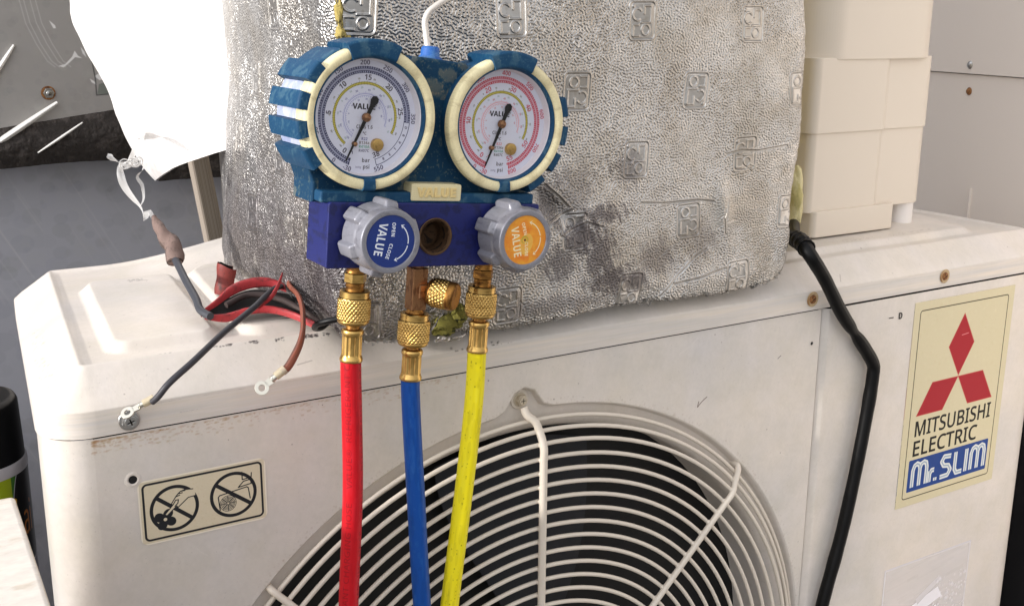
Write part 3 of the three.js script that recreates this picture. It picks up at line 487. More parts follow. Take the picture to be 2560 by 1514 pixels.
  const sootAndDarkAt = (X, Y, f, ff) => { let s = 0; for (const [bx, by, rx, ry, w] of blots) { const d = Math.hypot((X - bx) / rx, (Y - by) / ry); if (d < 2.4) s = Math.max(s, w * sstep(1.5, 0.35, d + (f - 0.5) * 1.1 + (ff - 0.5) * 0.9 + (tn(X * 0.5 + Y * 0.25, Y * 0.09 - X * 0.05) - 0.5) * 1.3)); } return Math.min(0.95, s); };
  const col = pixTex(TW, TH, (u, v) => {
    const X = (u * FOIL.L - SF + 0.14) * 1000, Y = v * FH * 1000;
    const g = tn(X * 0.05, Y * 0.05), f = tn(X * 0.35 + 5.2, Y * 0.35), ff = tn(X * 1.6, Y * 1.6 + 9);
    let c = mix3([0.78, 0.772, 0.76], [0.72, 0.70, 0.67], sstep(0.3, 0.8, g)); c = mix3(c, [0.63, 0.60, 0.55], 0.35 * sstep(0.6, 0.8, f));
    const s = sootAndDarkAt(X, Y, f, ff); c = mix3(c, mix3([0.22, 0.20, 0.21], [0.38, 0.35, 0.36], sstep(0.3, 0.75, ff)), s * 0.88);
    return c;
  });
  const rough = pixTex(1024, 512, (u, v) => { const X = (u * FOIL.L - SF + 0.14) * 1000, Y = v * FH * 1000; return 0.25 + 0.2 * tn(X * 0.06, Y * 0.06) + 0.35 * sootAndDarkAt(X, Y, tn(X * 0.35 + 5.2, Y * 0.35), tn(X * 1.6, Y * 1.6 + 9)); }, false);
  M.foil = std({ map: col, bumpMap: bump, bumpScale: 0.0017, metalness: 0.96, roughness: 1, roughnessMap: rough });
  const duct = thing('foil_duct', 'silver foil insulated duct with embossed pebble skin, soot stains and dark patches', 'duct', [0, 0, 0]);
  const bot = [[-0.02, 0.032], [0.09, 0.032], [0.118, 0.034], [0.124, 0.0305], [0.132, 0.0275], [0.143, 0.0258], [0.158, 0.026], [0.186, 0.0258], [0.218, 0.0231], [0.237, 0.0221], [0.279, 0.0248], [0.306, 0.0264], [0.343, 0.0247], [0.389, 0.0236], [0.42, 0.0244], [0.436, 0.0265], [0.444, 0.032], [0.452, 0.044], [0.47, 0.06], [0.52, 0.06]];
  const yb = X => { if (X <= bot[0][0]) return bot[0][1]; for (let i = 1; i < bot.length; i++) if (X <= bot[i][0]) { const t = (X - bot[i - 1][0]) / (bot[i][0] - bot[i - 1][0]); return bot[i - 1][1] + t * (bot[i][1] - bot[i - 1][1]); } return bot[bot.length - 1][1]; };
  const NU = 420, NV = 330, YT = 0.75;
  const sheet = grid(NU, NV + 3, (u, v, i, j) => {
    const s = u * FOIL.L, p = FOIL.c.getPointAt(u), t = FOIL.c.getTangentAt(u), nx = -t.z, nz = t.x;     // outward
    const X = foilX(s), b = yb(X) + 0.0016 * (fbm(X * 160, 3, 3) - 0.5) + 0.0008 * (fbm(X * 700, 8, 2) - 0.5);
    const row = Math.max(0, j - 3), k = row / NV; let y = b + (YT - b) * k;
    let d = 0.0060 * (fbm(X * 14, y * 14, 2) - 0.5) + 0.0012 * (fbm(X * 60 + 4, y * 60, 3) - 0.5) * (0.5 + 1.6 * sstep(0.07, 0.03, y));
    d += 0.0022 * Math.sin(y * 30 + X * 9) * sstep(0.05, 0.2, y) - 0.0035 * sstep(0.012, 0.0, y - b) * (fbm(X * 40, 1, 2));
    d -= 0.0045 * Math.exp(-Math.pow(((X - 0.262) * 0.6 + (y - 0.088) * 0.8) / 0.006, 2) - Math.pow((X - 0.258) / 0.018, 2));
    d += 0.003 * Math.exp(-Math.pow((X - 0.39 + (y - 0.07) * 0.2) / 0.006, 2) - Math.pow((y - 0.075) / 0.02, 2));
    d -= 0.008 * sstep(0.2, 0.35, y);
    const cl = j < 3 ? (3 - j) / 3 : 0;                     // the cut edge turns under
    if (cl) { d -= 0.0042 * cl; y += 0.0006 * Math.sin(cl * 3) - 0.0004 + 0.0010 * (fbm(X * 500, j * 3, 2) - 0.5); }
    const edge = 0.0016 * (fbm(y * 240, 5, 3) - 0.5) * sstep(0.44, 0.455, X);
    const foot = 0.012 * Math.exp(-Math.pow((p.z + 0.17) / 0.075, 2)) * sstep(0.13, 0.03, y) * sstep(0.02, -0.01, X - 0.1);
    return [p.x + nx * d + edge - foot, y, p.z + nz * d, u, y / FH];
  });
  const sm = mesh('foil_wrap', sheet, M.foil, duct); sm.material.side = THREE.DoubleSide;
  const foam = std({ map: worn(0xb9a648, 0x5c5a26, 0.9, 7, 256), roughness: 0.95 });
  // insulation core, a little inside the skin
  const core = ext(poly([[0.17, 0.29], [0.15, 0.15], [0.148, 0.03], [0.16, 0.016], [0.43, 0.014], [0.436, 0.045], [0.436, 0.29]]), 0.30, 0).rotateX(-Math.PI / 2); core.scale(1, 1, 1);
  core.translate(0, 0, 0); { const p = core.attributes.position; for (let i = 0; i < p.count; i++) { const z = p.getZ(i), y = p.getY(i); p.setXYZ(i, p.getX(i), y + 0.0345, Math.abs(z) * -1 + 0.0); } core.computeVertexNormals(); }
  mesh('insulation_core', core, foam, duct);
  // torn hole showing green-yellow foam, with curled foil shards
  const lump = (cx, cy, cz, rx, ry, rz, sd) => { const g = new THREE.SphereGeometry(1, 36, 24), p = g.attributes.position; for (let i = 0; i < p.count; i++) { const x = p.getX(i), y = p.getY(i), z = p.getZ(i), n = 0.62 + 0.75 * fbm(x * 2.2 + sd, y * 2.2 + z * 1.7, 4); p.setXYZ(i, cx + x * rx * n, cy + y * ry * n, cz + z * rz * n); } g.computeVertexNormals(); return g; };
  const tear = mesh('foam_tear', merge([lump(0.1905, 0.0315, 0.0062, 0.0088, 0.0056, 0.0042, 3), lump(0.1965, 0.0362, 0.0082, 0.0045, 0.0055, 0.004, 8), lump(0.186, 0.028, 0.0085, 0.006, 0.003, 0.0036, 12)]), std({ map: worn(0x7d7838, 0x26280f, 1.2, 9, 256), roughness: 1 }), duct); tear.userData.label = 'olive yellow foam showing through a torn hole';
  const shard = (pts, w, sd) => { const c = new THREE.CatmullRomCurve3(V3(pts)); return grid(14, 5, (u, v) => { const p = c.getPoint(u), q = (v - 0.5) * w * (1 - 0.6 * u) * (0.7 + 0.6 * fbm(u * 5 + sd, v * 5, 3)); return [p.x + q * 0.4, p.y + q * 0.7, p.z + q * 0.5 + 0.003 * (fbm(u * 9 + sd, v * 6, 2) - 0.5), p.x / FOIL.L + 0.26, p.y / FH]; }); };
  const shards = [[[0.178, 0.028, 0.008], [0.179, 0.034, 0.013], [0.184, 0.04, 0.012], [0.188, 0.043, 0.009]], [[0.198, 0.040, 0.008], [0.2015, 0.036, 0.013], [0.2, 0.03, 0.014], [0.198, 0.026, 0.011]], [[0.182, 0.024, 0.008], [0.190, 0.023, 0.012], [0.198, 0.0235, 0.010], [0.2025, 0.026, 0.008]], [[0.181, 0.038, 0.008], [0.178, 0.041, 0.010], [0.182, 0.043, 0.011], [0.189, 0.0445, 0.009]]];
  const foilDS = M.foil.clone(); foilDS.side = THREE.DoubleSide;
  shards.forEach((p, k) => mesh('foil_shard', shard(p, 0.0055, k * 7), foilDS, duct));
  // frayed foil crumbs along the cut bottom edge
  const crumbs = []; for (let k = 0; k < 150; k++) { const X = rr(0.126, 0.447), y = yb(X) + rr(-0.0008, 0.0016), l = rr(0.001, 0.0035); const c = new THREE.TetrahedronGeometry(l); c.scale(1, 0.35, 0.5); c.rotateZ(rr(-0.7, 0.7)); c.rotateY(rr(0, 3)); c.translate(X, y, 0.0055 + rr(-0.001, 0.0012)); crumbs.push(c); }
  const fr = mesh('frayed_edge', crumbs, foilDS, duct); fr.userData.kind = 'stuff';
  mesh('corner_foam', merge([lump(0.1315, 0.196, 0.0028, 0.0022, 0.009, 0.0035, 5), lump(0.1325, 0.187, 0.0034, 0.003, 0.004, 0.0035, 9), lump(0.131, 0.207, 0.0024, 0.002, 0.007, 0.0035, 2), lump(0.1355, 0.1845, 0.004, 0.003, 0.002, 0.0026, 22)]), std({ map: worn(0xb5a25e, 0x463e24, 1.1, 9, 256), roughness: 0.95 }), duct);
}
{ // white flap hanging from the duct's left side, with its pale inner face
  const f = thing('insulation_flap', 'white curved insulation sheet hanging from the foil duct above grey wall', 'insulation sheet');
  const Lc = new THREE.CatmullRomCurve3(V3([[0.134, 0.0655, -0.38], [0.1207, 0.0827, -0.38], [0.1088, 0.1084, -0.38], [0.1019, 0.1363, -0.38], [0.0881, 0.1666, -0.38], [0.0803, 0.1873, -0.38], [0.0798, 0.2047, -0.38], [0.083, 0.25, -0.38], [0.09, 0.33, -0.38], [0.1, 0.7, -0.38]]));
  const Rc = new THREE.CatmullRomCurve3(V3([[0.1425, 0.109, -0.205], [0.1435, 0.14, -0.205], [0.1445, 0.2, -0.205], [0.148, 0.33, -0.205], [0.15, 0.7, -0.205]]));
  const side = (o) => grid(40, 60, (u, v) => { const a = Lc.getPoint(v), b = Rc.getPoint(v), p = a.lerp(b, u); const n = 0.004 * (fbm(u * 4, v * 7, 3) - 0.5) - 0.010 * Math.sin(u * Math.PI); return [p.x + n + o, p.y + o * 0.2, p.z, u, v]; }, o > 0);
  mesh('outer_face', side(0), std({ map: worn(0xf2efec, 0xd2c8c4, 0.5, 4, 256), roughness: 0.75, side: THREE.DoubleSide }), f);
  mesh('inner_face', side(0.0025), std({ map: worn(0xe4e0dc, 0xc9c1bc, 0.5, 4, 256), roughness: 0.85, side: THREE.DoubleSide }), f);
}
{ // wooden stake
  const t = canvasTex(256, 512, (x, w, h) => { x.fillStyle = '#a89c8e'; x.fillRect(0, 0, w, h); for (let k = 0; k < 90; k++) { x.strokeStyle = `rgba(${rnd() < 0.6 ? '80,68,58' : '200,190,178'},${rr(0.15, 0.5)})`; x.lineWidth = rr(1, 4); const X = rr(0, w); x.beginPath(); x.moveTo(X, 0); x.bezierCurveTo(X + rr(-14, 14), 170, X + rr(-14, 14), 340, X + rr(-10, 10), h); x.stroke(); } });
  const s = thing('wooden_stake', 'weathered grey wooden stake behind the white insulation sheet', 'stake', [0.2, 0, -0.455]); s.rotation.z = 0.14;
  mesh('post', new RoundedBoxGeometry(0.017, 0.8, 0.014, 3, 0.003).translate(0, -0.18, 0), std({ map: t, roughness: 0.9 }), s);
}
{ // grey steel sheet behind, with a dark felted bottom strip, a bolt and scrape marks
  const sh = thing('steel_sheet', 'scratched grey steel sheet with a black felt lower strip and bolt', 'metal sheet', [0, 0, 0]);
  const tex = canvasTex(1024, 1024, (x, w, h) => {            // covers x -.15..45, y .04...64
    x.fillStyle = '#a8a4a0'; x.fillRect(0, 0, w, h);
    for (let k = 0; k < 6000; k++) { x.fillStyle = `rgba(${rnd() < 0.5 ? '120,116,116' : '196,192,188'},${rr(0.02, 0.09)})`; x.beginPath(); x.arc(rr(0, w), rr(0, h), rr(0.8, 9), 0, 7); x.fill(); }
    const P = (X, Y) => [(X + 0.15) / 0.6 * w, h - (Y - 0.04) / 0.6 * h];
    const ln = (pts, c, lw) => { x.strokeStyle = c; x.lineWidth = lw; x.lineCap = 'round'; x.beginPath(); pts.forEach((p, i) => i ? x.lineTo(...P(...p)) : x.moveTo(...P(...p))); x.stroke(); };
    for (const o of [0, 0.006, 0.011, -0.004]) ln([[0.096 + o, 0.208], [0.1 + o, 0.185], [0.108 + o, 0.165], [0.117 + o, 0.148], [0.124 + o, 0.142]], 'rgba(214,212,210,.55)', 1.6);
    x.fillStyle = '#f2f0ee'; const blob = pts => { x.beginPath(); pts.forEach((p, i) => i ? x.lineTo(...P(...p)) : x.moveTo(...P(...p))); x.fill(); };
    blob([[0.123, 0.143], [0.13, 0.145], [0.137, 0.152], [0.14, 0.158], [0.143, 0.153], [0.147, 0.1505], [0.14, 0.1515], [0.134, 0.146], [0.128, 0.1415]]); blob([[0.146, 0.162], [0.1495, 0.157], [0.151, 0.151], [0.1475, 0.155]]);
    blob([[0.118, 0.188], [0.1235, 0.183], [0.124, 0.18], [0.1215, 0.18]]); blob([[0.157, 0.132], [0.165, 0.137], [0.17, 0.13], [0.162, 0.128]]); blob([[0.1525, 0.13], [0.157, 0.127], [0.159, 0.123], [0.154, 0.126]]);
    ln([[0.155, 0.158], [0.158, 0.13], [0.158, 0.113], [0.175, 0.114]], 'rgba(50,50,52,.7)', 2); x.fillStyle = 'rgba(96,106,98,.6)'; blob([[0.159, 0.114], [0.161, 0.124], [0.172, 0.127], [0.18, 0.12], [0.178, 0.114]]);
  });
  const shShape = poly([[-0.15, 0.06], [0.0637, 0.0833], [0.101, 0.0884], [0.1785, 0.0982], [0.45, 0.118], [0.45, 0.64], [-0.15, 0.64]]);
  const g = ext(shShape, 0.004, 0.0006).translate(0, 0, -0.7); const p = g.attributes.position, u = g.attributes.uv; for (let i = 0; i < p.count; i++) u.setXY(i, (p.getX(i) + 0.15) / 0.6, (p.getY(i) - 0.04) / 0.6);
  mesh('sheet', g, std({ map: tex, roughness: 0.5 }), sh);
  const felt = grid(200, 26, (a, v) => { const X = -0.15 + 0.6 * a, top = X < 0.1785 ? 0.0833 + (X - 0.0637) * 0.13 : 0.0982 + (X - 0.1785) * 0.073, bt = 0.0405 + 0.004 * sstep(0, 0.15, X) - 0.0255 * sstep(0.195, 0.216, X) + 0.0015 * fbm(X * 60, 2, 3); const y = bt + (top - bt) * v; return [X, y, -0.697 + 0.010 * Math.sin(v * Math.PI) + 0.0035 * fbm(X * 260, y * 260, 4), X * 4, y * 4]; });  // lower edge drops at the right, making a dark triangle below the flap
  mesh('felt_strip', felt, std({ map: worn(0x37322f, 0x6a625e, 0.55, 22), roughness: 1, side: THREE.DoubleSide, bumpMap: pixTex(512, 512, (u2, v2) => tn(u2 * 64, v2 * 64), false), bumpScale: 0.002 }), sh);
  const bo = group('bolt', sh); bo.position.set(0.111, 0.1165, -0.6955);
  mesh('washer', S(lathe([[0, 0], [6.6, 0], [7, 0.6], [6.2, 1.1], [0, 1.1]], 28).rotateX(Math.PI / 2)), M.rust, bo);
  mesh('nut', S(merge([ext(poly([0, 1, 2, 3, 4, 5].map(k => [5 * Math.cos(k * 1.0472), 5 * Math.sin(k * 1.0472)])), 3.2, 0.4).translate(0, 0, 1.4), lathe([[0, 6.6], [2.4, 6.4], [2.8, 5.6], [2.8, 4.6]], 20).rotateX(Math.PI / 2)])), M.steel, bo);
  // bright bare-metal cuts: shallow folded slots standing proud of the sheet
  const cut = (a, b, w) => { const c = new THREE.CatmullRomCurve3(V3([a, [(a[0] + b[0]) / 2, (a[1] + b[1]) / 2, a[2] + 0.001], b])); return tube(c.getPoints(6).map(q => [q.x, q.y, q.z]), t => w * (0.25 + 0.75 * Math.sin(Math.PI * clamp(0.12 + t * 0.76, 0, 1))), 30, 8, {}); };
  const bare = std({ color: 0xf0eee9, roughness: 0.35, metalness: 0.2 });
  mesh('bare_metal_cut', cut([0.022, 0.046, -0.6905], [0.118, 0.107, -0.6905], 0.0034), bare, sh); mesh('bare_metal_cut', cut([0.094, 0.058, -0.684], [0.1395, 0.0865, -0.684], 0.0014), bare, sh); mesh('bare_metal_cut', cut([0.05, 0.118, -0.694], [0.083, 0.164, -0.694], 0.0024), bare, sh);
}
// ------------------------------------------------------------------ pipe cover on the right
{
  const c = thing('pipe_cover', 'beige plastic pipe cover in stepped overlapping sections on the lid', 'pipe cover');
  const pm = phys({ color: 0xdcd1c2, roughness: 0.36, clearcoat: 0.15, clearcoatRoughness: 0.4 });
  const seg = (name, x0, x1, y0, y1, zf, zb, r, taper = 0) => {
    const sh = rrect(x0, -zf, x1 - x0, zf - zb, r); const g = ext(sh, y1 - y0 - 0.001, 0.0005, 2, 12); g.rotateX(-Math.PI / 2); g.translate(0, y0 + 0.0005, 0); 
    const p = g.attributes.position; for (let i = 0; i < p.count; i++) { const z = p.getZ(i); p.setZ(i, -z - 0 + 0); }
    // shape y was -z of world: rotateX(-90) sends shape y to world -z
    for (let i = 0; i < p.count; i++) p.setZ(i, -p.getZ(i));
    const t = (y1 - y0); for (let i = 0; i < p.count; i++) { const k = (p.getY(i) - y0) / t; p.setX(i, p.getX(i) + taper * (k - 1)); } g.computeVertexNormals(); return mesh(name, creased(g), pm, c);
  };
  seg('foot_flange', 0.5425, 0.633, 0.0335, 0.0535, -0.0615, -0.14, 0.004);
  seg('lower_section', 0.537, 0.6155, 0.0525, 0.1135, -0.0642, -0.15, 0.006, 0);
  seg('middle_section', 0.535, 0.6172, 0.1125, 0.168, -0.0626, -0.155, 0.007, 0);
  seg('side_lower_section', 0.606, 0.6725, 0.051, 0.1135, -0.0668, -0.16, 0.012);
  seg('side_middle_section', 0.606, 0.6735, 0.1125, 0.168, -0.0655, -0.162, 0.013);
  seg('upper_duct', 0.534, 0.6745, 0.1665, 0.75, -0.0612, -0.17, 0.03, 0);
  seg('gasket', 0.5385, 0.660, 0.0325, 0.052, -0.092, -0.135, 0.004).material = M.black;
  const w = mesh('white_pipe_stub', lathe([[0, 0.02], [0.0098, 0.02], [0.0105, 0.019], [0.0105, 0]], 32).translate(0.6605, 0.0325, -0.0785), std({ color: 0xe9e4e0, roughness: 0.45 }), c); w.userData.label = 'short white pipe stub';
  mesh('sealing_putty', (() => { const g = new THREE.SphereGeometry(1, 24, 16), p = g.attributes.position; for (let i = 0; i < p.count; i++) { const n = 0.75 + 0.5 * fbm(p.getX(i) * 2 + 4, p.getY(i) * 3 + p.getZ(i), 3); p.setXYZ(i, 0.529 + p.getX(i) * 0.006 * n, 0.062 + p.getY(i) * 0.026 * n, -0.07 + p.getZ(i) * 0.008 * n); } g.computeVertexNormals(); return g; })(), std({ map: worn(0xd6cc9e, 0x9c9250, 0.7, 5, 128), roughness: 0.85 }), c);
}
{ // thick black cable
  const c = thing('black_cable', 'thick black power cable hanging kinked down the front panel', 'cable');
  mesh('sleeve', tube([[0.52, 0.046, -0.06], [0.4901, 0.0455, -0.03], [0.4702, 0.0474, -0.003], [0.464, 0.0435, 0.0095], [0.4777, 0.0261, 0.0115], [0.5025, -0.005, 0.0095], [0.5286, -0.0327, 0.0085], [0.5385, -0.0445, 0.0085], [0.5412, -0.0495, 0.0085], [0.5412, -0.056, 0.0085], [0.54, -0.0716, 0.0085], [0.5333, -0.1204, 0.0085], [0.5229, -0.1758, 0.0085], [0.508, -0.2325, 0.0085], [0.49, -0.32, 0.0085], [0.48, -0.45, 0.0085], [0.478, -0.583, 0.009]], t => 0.0048 + 0.0012 * Math.exp(-Math.pow((t - 0.075) / 0.03, 2)) + 0.0005 * (fbm(t * 60, 2, 2) - 0.5) - 0.0014 * Math.exp(-Math.pow((t - 0.232) / 0.008, 2)), 240, 16), phys({ color: 0x070708, roughness: 0.42, specularIntensity: 0.45 }), c);
  mesh('tape_wrap', tube([[0.478, 0.047, -0.016], [0.4702, 0.0474, -0.003], [0.4655, 0.0455, 0.006]], t => 0.0058 + 0.0006 * Math.sin(t * 20), 30, 14), M.blackPlastic, c);
}
// ------------------------------------------------------------------ manifold gauge set (local frame in mm: u right, v up, w out)
const font = await new FontLoader().loadAsync('fonts/droid/droid_sans_bold.typeface.json');
const man = thing('manifold_gauge_set', 'blue two-gauge refrigerant manifold hanging in front of the foil duct', 'gauge manifold', [0.161, 0.091, 0.05]);
man.rotation.z = -5 * Math.PI / 180;
const GL = [-40, 55], GR = [34.5, 55.3], RG = 33.4;
function dial(col, light, outer, bars, retard, start) {
  return canvasTex(1024, 1024, (x, w) => {
    const c = w / 2, R = c, A = f => (-252 + 324 * f) * Math.PI / 180 * 1;     // canvas angle (clockwise), f 0..1 from lower left to lower right
    x.fillStyle = '#d9dae8'; x.fillRect(0, 0, w, w);
    const an = f => (108 + 324 * f) * Math.PI / 180;
    const arc = (r, a, b, lw, s) => { x.strokeStyle = s; x.lineWidth = lw; x.beginPath(); x.arc(c, c, r * R, an(a), an(b)); x.stroke(); };
    const tick = (r0, r1, f, lw, s) => { const a = an(f); x.strokeStyle = s; x.lineWidth = lw; x.beginPath(); x.moveTo(c + r0 * R * Math.cos(a), c + r0 * R * Math.sin(a)); x.lineTo(c + r1 * R * Math.cos(a), c + r1 * R * Math.sin(a)); x.stroke(); };
    const txt = (s, r, f, px, colr, bold = 'bold ') => { const a = an(f); x.save(); x.translate(c + r * R * Math.cos(a), c + r * R * Math.sin(a)); x.rotate(a + Math.PI / 2 + (Math.sin(a) > 0.5 ? Math.PI : 0)); x.fillStyle = colr; x.font = `${bold}${px}px sans-serif`; x.textAlign = 'center'; x.textBaseline = 'middle'; x.fillText(s, 0, 0); x.restore(); };
    const E = retard ? 0.79 : 1;
    x.globalAlpha = 0.3; arc(0.815, 0, E, 62, col); x.globalAlpha = 1; arc(0.86, 0, E, 3, col); arc(0.835, 0, E, 5, col); arc(0.795, 0, E, 5, col); arc(0.76, 0, E, 3, col);
    for (let k = 0; k <= 110 * E; k++) { const f = k / 110; tick(0.835, 0.875, f, k % 5 ? 8 : 12, col); tick(0.755, 0.795, f + 0.0045, k % 4 ? 9 : 13, col); }
    for (const f of [0, 1]) tick(0.75, 0.88, f, 6, col);
    if (retard) { arc(0.87, E, 1, 6, col); arc(0.76, E, 1, 5, col); tick(0.76, 0.87, E, 5, col); [...'RETARD'].forEach((ch, i) => txt(ch, 0.815, 0.965 - i * 0.031, 36, '#3a3350')); }
    outer.forEach(([s, f]) => txt(s, 0.935, f, 58, light)); bars.forEach(([s, f]) => txt(s, 0.685, f, 66, retard ? '#3a3340' : light));
    arc(0.585, 0.06, 0.86, 24, '#d8c94a'); arc(0.6, 0.06, 0.86, 4, '#6a6420'); arc(0.57, 0.06, 0.86, 4, '#6a6420');
    for (let k = 0; k <= 90; k++) tick(0.555, k % 5 ? 0.615 : 0.635, 0.06 + 0.8 * k / 90, 3, '#5b571c');
    for (let k = 0; k < 11; k++) { txt(String(-40 + k * 10), 0.665, 0.07 + 0.078 * k, 22, '#5a5636'); txt(String(-30 + k * 10), 0.51, 0.08 + 0.078 * k, 22, '#8fa4a0'); }
    const inn = retard ? '#8484c0' : '#e0787c'; arc(0.4, 0.05, 0.84, 4, inn); arc(0.37, 0.05, 0.8, 3, inn);
    for (let k = 0; k <= 80; k++) { tick(0.4, k % 5 ? 0.425 : 0.44, 0.05 + 0.79 * k / 80, 3, inn); if (k % 2) tick(0.345, 0.37, 0.05 + 0.74 * k / 80, 3, inn); }
    for (let k = 0; k < 9; k++) { txt(String(-30 + k * 15), 0.47, 0.07 + 0.09 * k, 24, retard ? '#5c5c90' : '#b85a60'); txt(String(-20 + k * 10), 0.315, 0.08 + 0.085 * k, 20, retard ? '#6c6ca0' : '#c4747a'); }
    x.textAlign = 'center'; x.fillStyle = '#27242c'; x.font = 'bold 66px sans-serif'; x.save(); x.translate(c - 12, c - 70); x.scale(1.1, 1); x.fillText('VALUE', 0, 0); x.lineWidth = 3; x.strokeStyle = '#27242c'; x.strokeText('VALUE', 0, 0); x.restore(); x.font = 'bold 22px sans-serif'; x.fillText('®', c + 102, c - 100);
    x.fillStyle = '#4a444c'; x.font = 'bold 46px sans-serif'; x.save(); x.translate(c, c + 102); x.scale(0.85, 1); x.fillText('Class 1.6', 0, 0); x.restore();
    x.font = 'bold 38px sans-serif'; x.fillText('°C', c + 4, c + 156);
    ['R22', 'R134a', 'R410A', 'R407C'].forEach((s, i) => { x.fillStyle = retard ? ['#5a5a90', '#6b6560', '#5d9a86', '#5c5870'][i] : ['#d0777b', '#5e5a58', '#5d9a86', '#4c4a48'][i]; x.font = 'bold 36px sans-serif'; x.fillText(s, c + 6, c + 204 + i * 35); });
    x.fillStyle = '#4d4950'; x.font = 'bold 50px sans-serif'; x.fillText('bar', c + 30, c + 400); x.fillText('psi', c + 38, c + 458); x.font = 'bold 26px sans-serif'; x.fillStyle = '#8e88a0'; x.fillText('inHg', c - 40, c + 455);
    x.fillStyle = retard ? '#3a3350' : light; x.font = 'bold 40px sans-serif'; x.fillText('-1', c - 112, c + 330);
    for (let k = 0; k < 300; k++) { x.fillStyle = `rgba(170,150,140,${rr(0.03, 0.12)})`; x.beginPath(); x.arc(rr(0, w), rr(0, w), rr(1, 7), 0, 7); x.fill(); }
  });
}
{
  // --- valve block
  const bs = rrect(-58, -15.5, 116, 30.5, 0.8); const hp = new THREE.Path(); hp.absarc(-1.7, -1, 9.4, 0, Math.PI * 2, true); bs.holes.push(hp);
  const bg = ext(bs, 24, 0.5, 2, 40); bg.translate(0, 0, -24.5); const p = bg.attributes.position, u = bg.attributes.uv; for (let i = 0; i < p.count; i++) u.setXY(i, (p.getX(i) + p.getZ(i) * 0.7) / 60, p.getY(i) / 60);
  mesh('valve_block', S(bg), M.block, man);
  const port = group('sight_port', man); port.position.set(-0.0017, -0.001, 0);
  mesh('rim', S(lathe([[9.4, 0.55], [9.2, 0.9], [8.6, 0.9], [8.2, 0.2]], 40).rotateX(Math.PI / 2)), std({ map: worn(0x6b5138, 0x2a1d14, 1, 8, 128), roughness: 0.8, metalness: 0.5 }), port);
  const th = []; for (let k = 0; k < 9; k++) { th.push([8.2 - 0.06 * k, 0.2 - k * 1.3], [7.4 - 0.06 * k, -0.45 - k * 1.3]); } th.push([6.4, -13], [0, -13]);
  mesh('bore_thread', S(lathe(th, 40).rotateX(Math.PI / 2)), std({ map: worn(0x5e452f, 0x18110c, 1, 8, 128), roughness: 0.75, metalness: 0.5, side: THREE.DoubleSide }), port);
  const sunTintPad = std({ map: worn(0xa9b2d2, 0xd9dbe6, 0.8, 6, 128), roughness: 0.6 });  // sunlight on the left cup, put into a pale lavender colour
  // --- rubber boot
  const boot = group('rubber_boot', man);
  const web = ext(poly([[-62, 15.4], [56.5, 15.4], [56.5, 21.5], [50, 27], [46, 40], [30, 62], [14, 82.5], [-12, 83.8], [-30, 66], [-52, 40], [-66, 33], [-71, 43], [-62, 24]]), 22, 1.2, 3).translate(0, 0, -33);
  const uvp = g => { const p = g.attributes.position, u = g.attributes.uv; for (let i = 0; i < p.count; i++) u.setXY(i, (p.getX(i) + p.getZ(i)) / 70, (p.getY(i) - p.getZ(i) * 0.5) / 70); return g; };
  mesh('web', S(uvp(web)), M.bootDusty, boot);
  mesh('base_flange', S(uvp(new RoundedBoxGeometry(118, 5.6, 27, 3, 1.2).translate(-3, 17.7, -15.5))), M.boot, boot);
  for (const [gx, gy] of [GL, GR]) {
    const L = gx < 0;
    const cup = lathe([[0, -38], [27, -38], [30.5, -35.5], [31.8, -24], [32.3, -6], [32.6, -1.5], [31.5, -0.4], [28.9, 0.6], [28.2, 1.2], [27.6, 0.9], [27.3, -1.2], [27.3, -7]], 80).rotateX(Math.PI / 2).translate(gx, gy, 0);
    mesh('cup', S(uvp(cup)), M.boot, boot);
    // cream trim ring in two arcs, broken by blue lugs top and bottom
    const prof = []; for (let k = 0; k <= 16; k++) { const a = k / 16 * Math.PI; prof.push([30.9 + 2.55 * Math.cos(a), 0.4 + 2.3 * Math.sin(a)]); } prof.unshift([33.4, -3.2]); prof.push([28.35, -1]);
    const arcs = (a0, a1) => { const n = 70; return grid(prof.length - 1, n, (uu, vv, i) => { const a = (a0 + (a1 - a0) * vv) * Math.PI / 180; return [gx + prof[i][0] * Math.cos(a), gy + prof[i][0] * Math.sin(a), prof[i][1], uu * 0.2, vv * 3]; }, true); };
    const aT = L ? [69, 114] : [68, 112];
    for (const [a0, a1] of [[aT[1], 265], [276, 360 + aT[0]]]) { const m = mesh('trim_ring', S(arcs(a0, a1)), M.cream, boot); }
    // lugs
    const lugG = (a0, a1, r0, r1, w0, w1) => { const pr = [[r0, w1 - 1.4], [r0 + 0.4, w1 - 0.3], [r0 + 1.4, w1], [r1 - 1.6, w1], [r1 - 0.4, w1 - 0.6], [r1, w1 - 2], [r1, w0 + 2], [r1 - 1.4, w0], [r0, w0]]; const n = 22; const pt = (a, i) => [gx + pr[i][0] * Math.cos(a), gy + pr[i][0] * Math.sin(a), pr[i][1]]; const D = Math.PI / 180; const body = grid(pr.length - 1, n, (uu, vv, i) => { const a = (a0 + (a1 - a0) * vv) * D; return [...pt(a, i), uu, vv * 0.7]; }, true); const caps = [a0, a1].map((a, k) => { const P = [], I = [], T = []; pr.forEach((_, i) => { P.push(...pt(a * D, i)); T.push(0.3, 0.3); }); for (let i = 1; i + 1 < pr.length; i++) k ? I.push(0, i, i + 1) : I.push(0, i + 1, i); const g = new THREE.BufferGeometry(); g.setAttribute('position', new THREE.Float32BufferAttribute(P, 3)); g.setAttribute('uv', new THREE.Float32BufferAttribute(T, 2)); g.setIndex(I); g.computeVertexNormals(); return g; }); return merge([body, ...caps]); };
    mesh('top_lug', S(uvp(lugG(aT[0], aT[1], 27.9, 36.2, -22, 3.6))), M.boot, boot);
    mesh('bottom_lug', S(uvp(lugG(265, 276, 27.9, 33.9, -8, 3.3))), M.boot, boot);
